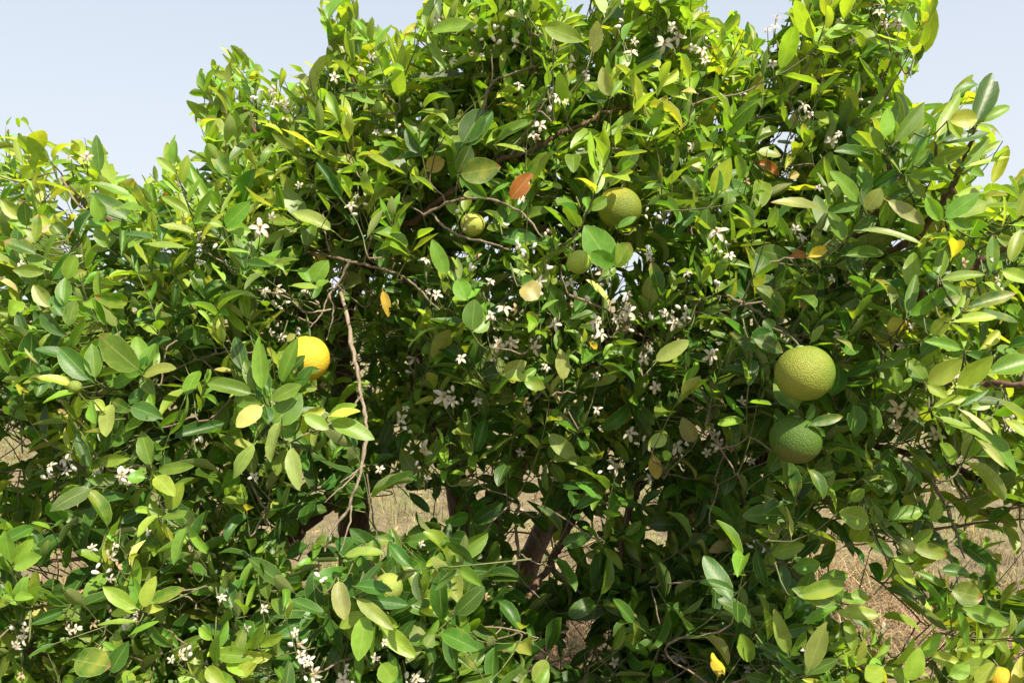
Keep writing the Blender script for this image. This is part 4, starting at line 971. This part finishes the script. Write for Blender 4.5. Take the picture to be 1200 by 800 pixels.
ft = CONN.build("fine_twigs", M_TWIG, tree, ROOT, ROOT)
tag(ft, kind="stuff")

# ------------------------------------------------------------------ blossoms
def petal_mesh(seed, L=1.0):
    r = np.random.default_rng(seed)
    s = np.array([0, .25, .5, .75, .93, 1.0]); hw = np.array([.10, .18, .225, .20, .11, .02]); cs = np.array([-1, 0, 1.0])
    curl = r.uniform(.3, 1.5)
    X = np.sin(curl * s) / curl; Z = -(1 - np.cos(curl * s)) / curl + .10 * np.sin(s * 3.1)
    V = np.stack([np.repeat(X, 3), np.tile(cs, 6) * np.repeat(hw, 3), np.repeat(Z, 3) + .35 * np.repeat(hw, 3) * np.tile(np.abs(cs), 6)], 1) * L
    q = np.arange(5)[:, None] * 3 + np.arange(2)[None]
    Q = np.stack([q, q + 3, q + 4, q + 1], -1).reshape(-1, 4)[:, ::-1]
    return V, Q
PV_ = [petal_mesh(s) for s in range(5)]
PETALS = [mesh_from_arrays("petal", V, Q, M_PETAL) for V, Q in PV_]

def core_arrays():
    t = Tubes()
    for k in range(11):                                     # ring of stamens
        a = k / 11 * 6.283
        t.add([(.05 * math.cos(a), .05 * math.sin(a), .02), (.07 * math.cos(a), .07 * math.sin(a), .28), (.10 * math.cos(a), .10 * math.sin(a), .42)], [.022, .02, .045], 4)
    t.add([(0, 0, 0), (0, 0, .25), (0, 0, .5), (0, 0, .55)], [.05, .03, .06, .02], 6)
    return np.concatenate(t.V), np.concatenate(t.Q)
CV_, CQ_ = core_arrays()
STAMENS = mesh_from_arrays("stamens", CV_, CQ_, M_STAMEN)
def calyx_arrays():
    t = Tubes(); t.add([(0, 0, -.42), (0, 0, -.16), (0, 0, -.10), (0, 0, 0), (0, 0, .02)], [.035, .035, .09, .12, .03], 7)
    return np.concatenate(t.V), np.concatenate(t.Q)
KV_, KQ_ = calyx_arrays()
CALYX = mesh_from_arrays("blossom", KV_, KQ_, M_CALYX)

def basis(zdir, spin, size):
    q = Vector(tuple(zdir)).to_track_quat('Z', 'Y')
    return q.to_matrix().to_4x4() @ Matrix.Rotation(spin, 4, 'Z') @ Matrix.Diagonal((size, size, size, 1))

bsort = sorted(range(len(BLOSSOM)), key=lambda i: -BLOSSOM[i][2])
placed = []
small = []
for rank, i in enumerate(bsort):
    x, y, sz = BLOSSOM[i]
    dd = BD[i] - .02
    c = P(x, y, dd)
    z = unit(-FWD * rng.uniform(.5, 1) + UPV * rng.uniform(-.2, .7) + RGT * rng.uniform(-.5, .5))
    size = sz * .365 / FPX * dd * 1.05
    Mx = Matrix.Translation(loc(c)) @ basis(z, rng.uniform(0, 6.28), size)
    spent = rng.random() < .12 and rank > 20
    if rank < 58:
        b = link("blossom", CALYX, tree); b.matrix_local = Mx
        st = link("stamens", STAMENS, b)
        for k in range(5):
            pt = link("petal", PETALS[(k + rank) % 5], b)
            pt.matrix_local = Matrix.Rotation(k * 1.2566 + rng.normal(0, .12), 4, 'Z') @ Matrix.Translation((.07, 0, 0)) @ Matrix.Rotation(rng.uniform(-.55, .25), 4, 'Y')
    else:
        V = [KV_, CV_]; Q = [KQ_, CQ_ + len(KV_)]; nmat = len(KQ_); n0 = len(KV_) + len(CV_)
        for k in range(5 if not spent else 3):
            pv, pq = PV_[(k + rank) % 5]
            m = np.array(Matrix.Rotation(k * 1.2566 + rng.normal(0, .15), 4, 'Z') @ Matrix.Translation((.07, 0, 0)) @ Matrix.Rotation(rng.uniform(-.7, .25), 4, 'Y'))
            V.append(pv @ m[:3, :3].T + m[:3, 3]); Q.append(pq + n0); n0 += len(pv)
        me = mesh_from_arrays("blossom", np.concatenate(V), np.concatenate(Q), M_SPENT if spent else M_PETAL)
        b = link("blossom", me, tree); b.matrix_local = Mx
        if spent: b["label"] = "faded brown blossom"
    q = S[:ns] - c; s = S[np.argmin((q ** 2).sum(1) + 0.8 * np.clip(.03 - (q @ FWD), 0, None))]
    placed.append((c - z * size * .4, clamp_to(c, s, .045)))

# buds: white ovals on short stalks
def bud_arrays():
    t = Tubes(); t.add([(0, 0, -.5), (0, 0, -.46), (0, 0, -.3), (0, 0, 0), (0, 0, .3), (0, 0, .47), (0, 0, .5)], [.08, .16, .24, .30, .26, .12, .01], 8)
    return np.concatenate(t.V), np.concatenate(t.Q)
BUD = mesh_from_arrays("bud", *bud_arrays(), M_BUD)
for i, (x, y, cnt) in enumerate(BUDS):
    dd = UD[i] - .015
    for k in range(cnt):
        sz = rng.uniform(.007, .0125)
        c = P(x + rng.normal(0, 7), y + rng.normal(0, 7), dd + rng.normal(0, .008))
        z = unit(-FWD * rng.uniform(-.2, .8) + UPV * rng.uniform(-.3, 1) + RGT * rng.uniform(-.8, .8))
        b = link("bud", BUD, tree); b.matrix_local = Matrix.Translation(loc(c)) @ basis(z, 0, sz)
        cal = link("calyx", CALYX, b); cal.location = (0, 0, -.5)
    q = S[:ns] - P(x, y, dd + .02); s = S[np.argmin((q ** 2).sum(1))]
    placed.append((P(x, y, dd + .01), clamp_to(P(x, y, dd), s, .04)))
tb = Tubes()
for c, s in placed:
    if not inside(*proj(np.array([s, (s + c) / 2]))[:2]).all(): s = c + (s - c) * .15 + FWD * .012 + np.array([0, 0, -.02])
    t = np.linspace(0, 1, 5)[:, None]
    tb.add(c + (s - c) * t + np.array([0, 0, -.02]) * t * (1 - t) * 4, np.linspace(.0008, .0016, 5), 4)
tag(tb.build("flower_stalks", M_STEM, tree, ROOT, ROOT), kind="stuff")

# ------------------------------------------------------------------ oranges
def sphere_arrays(r, seed, nu=40, nv=24, squash=.96):
    rr = np.random.default_rng(seed)
    th = np.linspace(0, math.pi, nv + 1); phi = np.linspace(0, 2 * math.pi, nu, endpoint=False)
    T, Ph = np.meshgrid(th, phi, indexing='ij')
    k = 1 + .025 * np.sin(2 * Ph + rr.uniform(0, 6)) * np.sin(T) + .02 * np.sin(Ph + rr.uniform(0, 6)) * np.cos(T) + .016 * np.sin(3 * Ph + rr.uniform(0, 6)) * np.sin(T) ** 2
    z = np.cos(T) * (1.07 if seed == 0 else squash)
    dip = .06 * np.exp(-(T / .22) ** 2) + .02 * np.exp(-((math.pi - T) / .2) ** 2)
    V = np.stack([np.sin(T) * np.cos(Ph) * k, np.sin(T) * np.sin(Ph) * k, z * (1 - dip)], -1).reshape(-1, 3) * r
    i = np.arange(nv)[:, None] * nu; j = np.arange(nu)[None]; j2 = (j + 1) % nu
    Q = np.stack([i + j, i + nu + j, i + nu + j2, i + j2], -1).reshape(-1, 4)
    return V, Q
for n, (key, x, y, rp, dd, label, pm, axis) in enumerate(FRUIT):
    r = rp / FPX * dd * .97
    c = P(x, y, dd)
    m = peel_material("orange_peel_" + key, *pm)
    V, Q = sphere_arrays(r, n)
    fr = link("orange_fruit", mesh_from_arrays("orange_fruit", V, Q, m))
    zd = unit(axis)
    fr.location = tuple(c)
    fr.rotation_euler = Vector(tuple(zd)).to_track_quat('Z', 'Y').to_euler()
    tag(fr, label, "orange", "oranges hanging in the tree")
    t = Tubes(); t.add([(0, 0, r * .86), (0, 0, r * .93), (0, 0, r * .97)], [r * .16, r * .17, r * .05], 8)
    t.build("calyx", M_CALYX, fr)
    top = c + zd * r
    q = S[:ns] - top; s = S[np.argmin((q ** 2).sum(1) + .8 * np.clip(-(q[:, 2]), 0, None) + .8 * np.clip(.02 - (q @ FWD), 0, None))]
    s = clamp_to(top, s, .07)
    Rm = np.array(fr.rotation_euler.to_matrix())
    tt = np.linspace(0, 1, 7)[:, None]
    cv = (c + zd * r * .9) * (1 - tt) ** 2 + 2 * (c + zd * r * 1.25) * tt * (1 - tt) + s * tt ** 2
    t = Tubes(); t.add((cv - c) @ Rm, np.linspace(.0016, .002, 7) * (1 if rp > 12 else .6), 6)
    t.build("stem", M_STEM, fr)

# ------------------------------------------------------------------ fallen leaves
k = 2600
gp = ground_pts(k, None, 2.2, 9); gp[:, 2] = rng.uniform(.004, .035, k)
az = rng.uniform(0, 6.283, k)
FD = dict(o=gp, a=np.c_[np.cos(az), np.sin(az), rng.normal(0, .25, k)], n=np.c_[rng.normal(0, .35, (k, 2)), np.ones(k)], L=rng.uniform(.035, .075, k), W=rng.uniform(.014, .032, k),
          fold=rng.normal(.4, .4, k), bend=rng.normal(.2, .8, k), twist=rng.normal(0, .6, k), pet=np.full(k, .008), tint=vary([(.36, .22, .12), (.28, .15, .08), (.46, .34, .20), (.40, .30, .10)], k, .25), acum=rng.uniform(.2, 1, k))
FV = leaf_verts(FD)
FV[..., 2] = np.maximum(FV[..., 2], .012)
fl = link("leaf_litter", mesh_from_arrays("leaf_litter", FV.reshape(-1, 3), (LQ[None] + (np.arange(k) * NV)[:, None, None]).reshape(-1, 4), M_TINT, tint=np.repeat(FD["tint"], NV, 0)))
tag(fl, "dry brown fallen leaves scattered on the ground", kind="stuff")
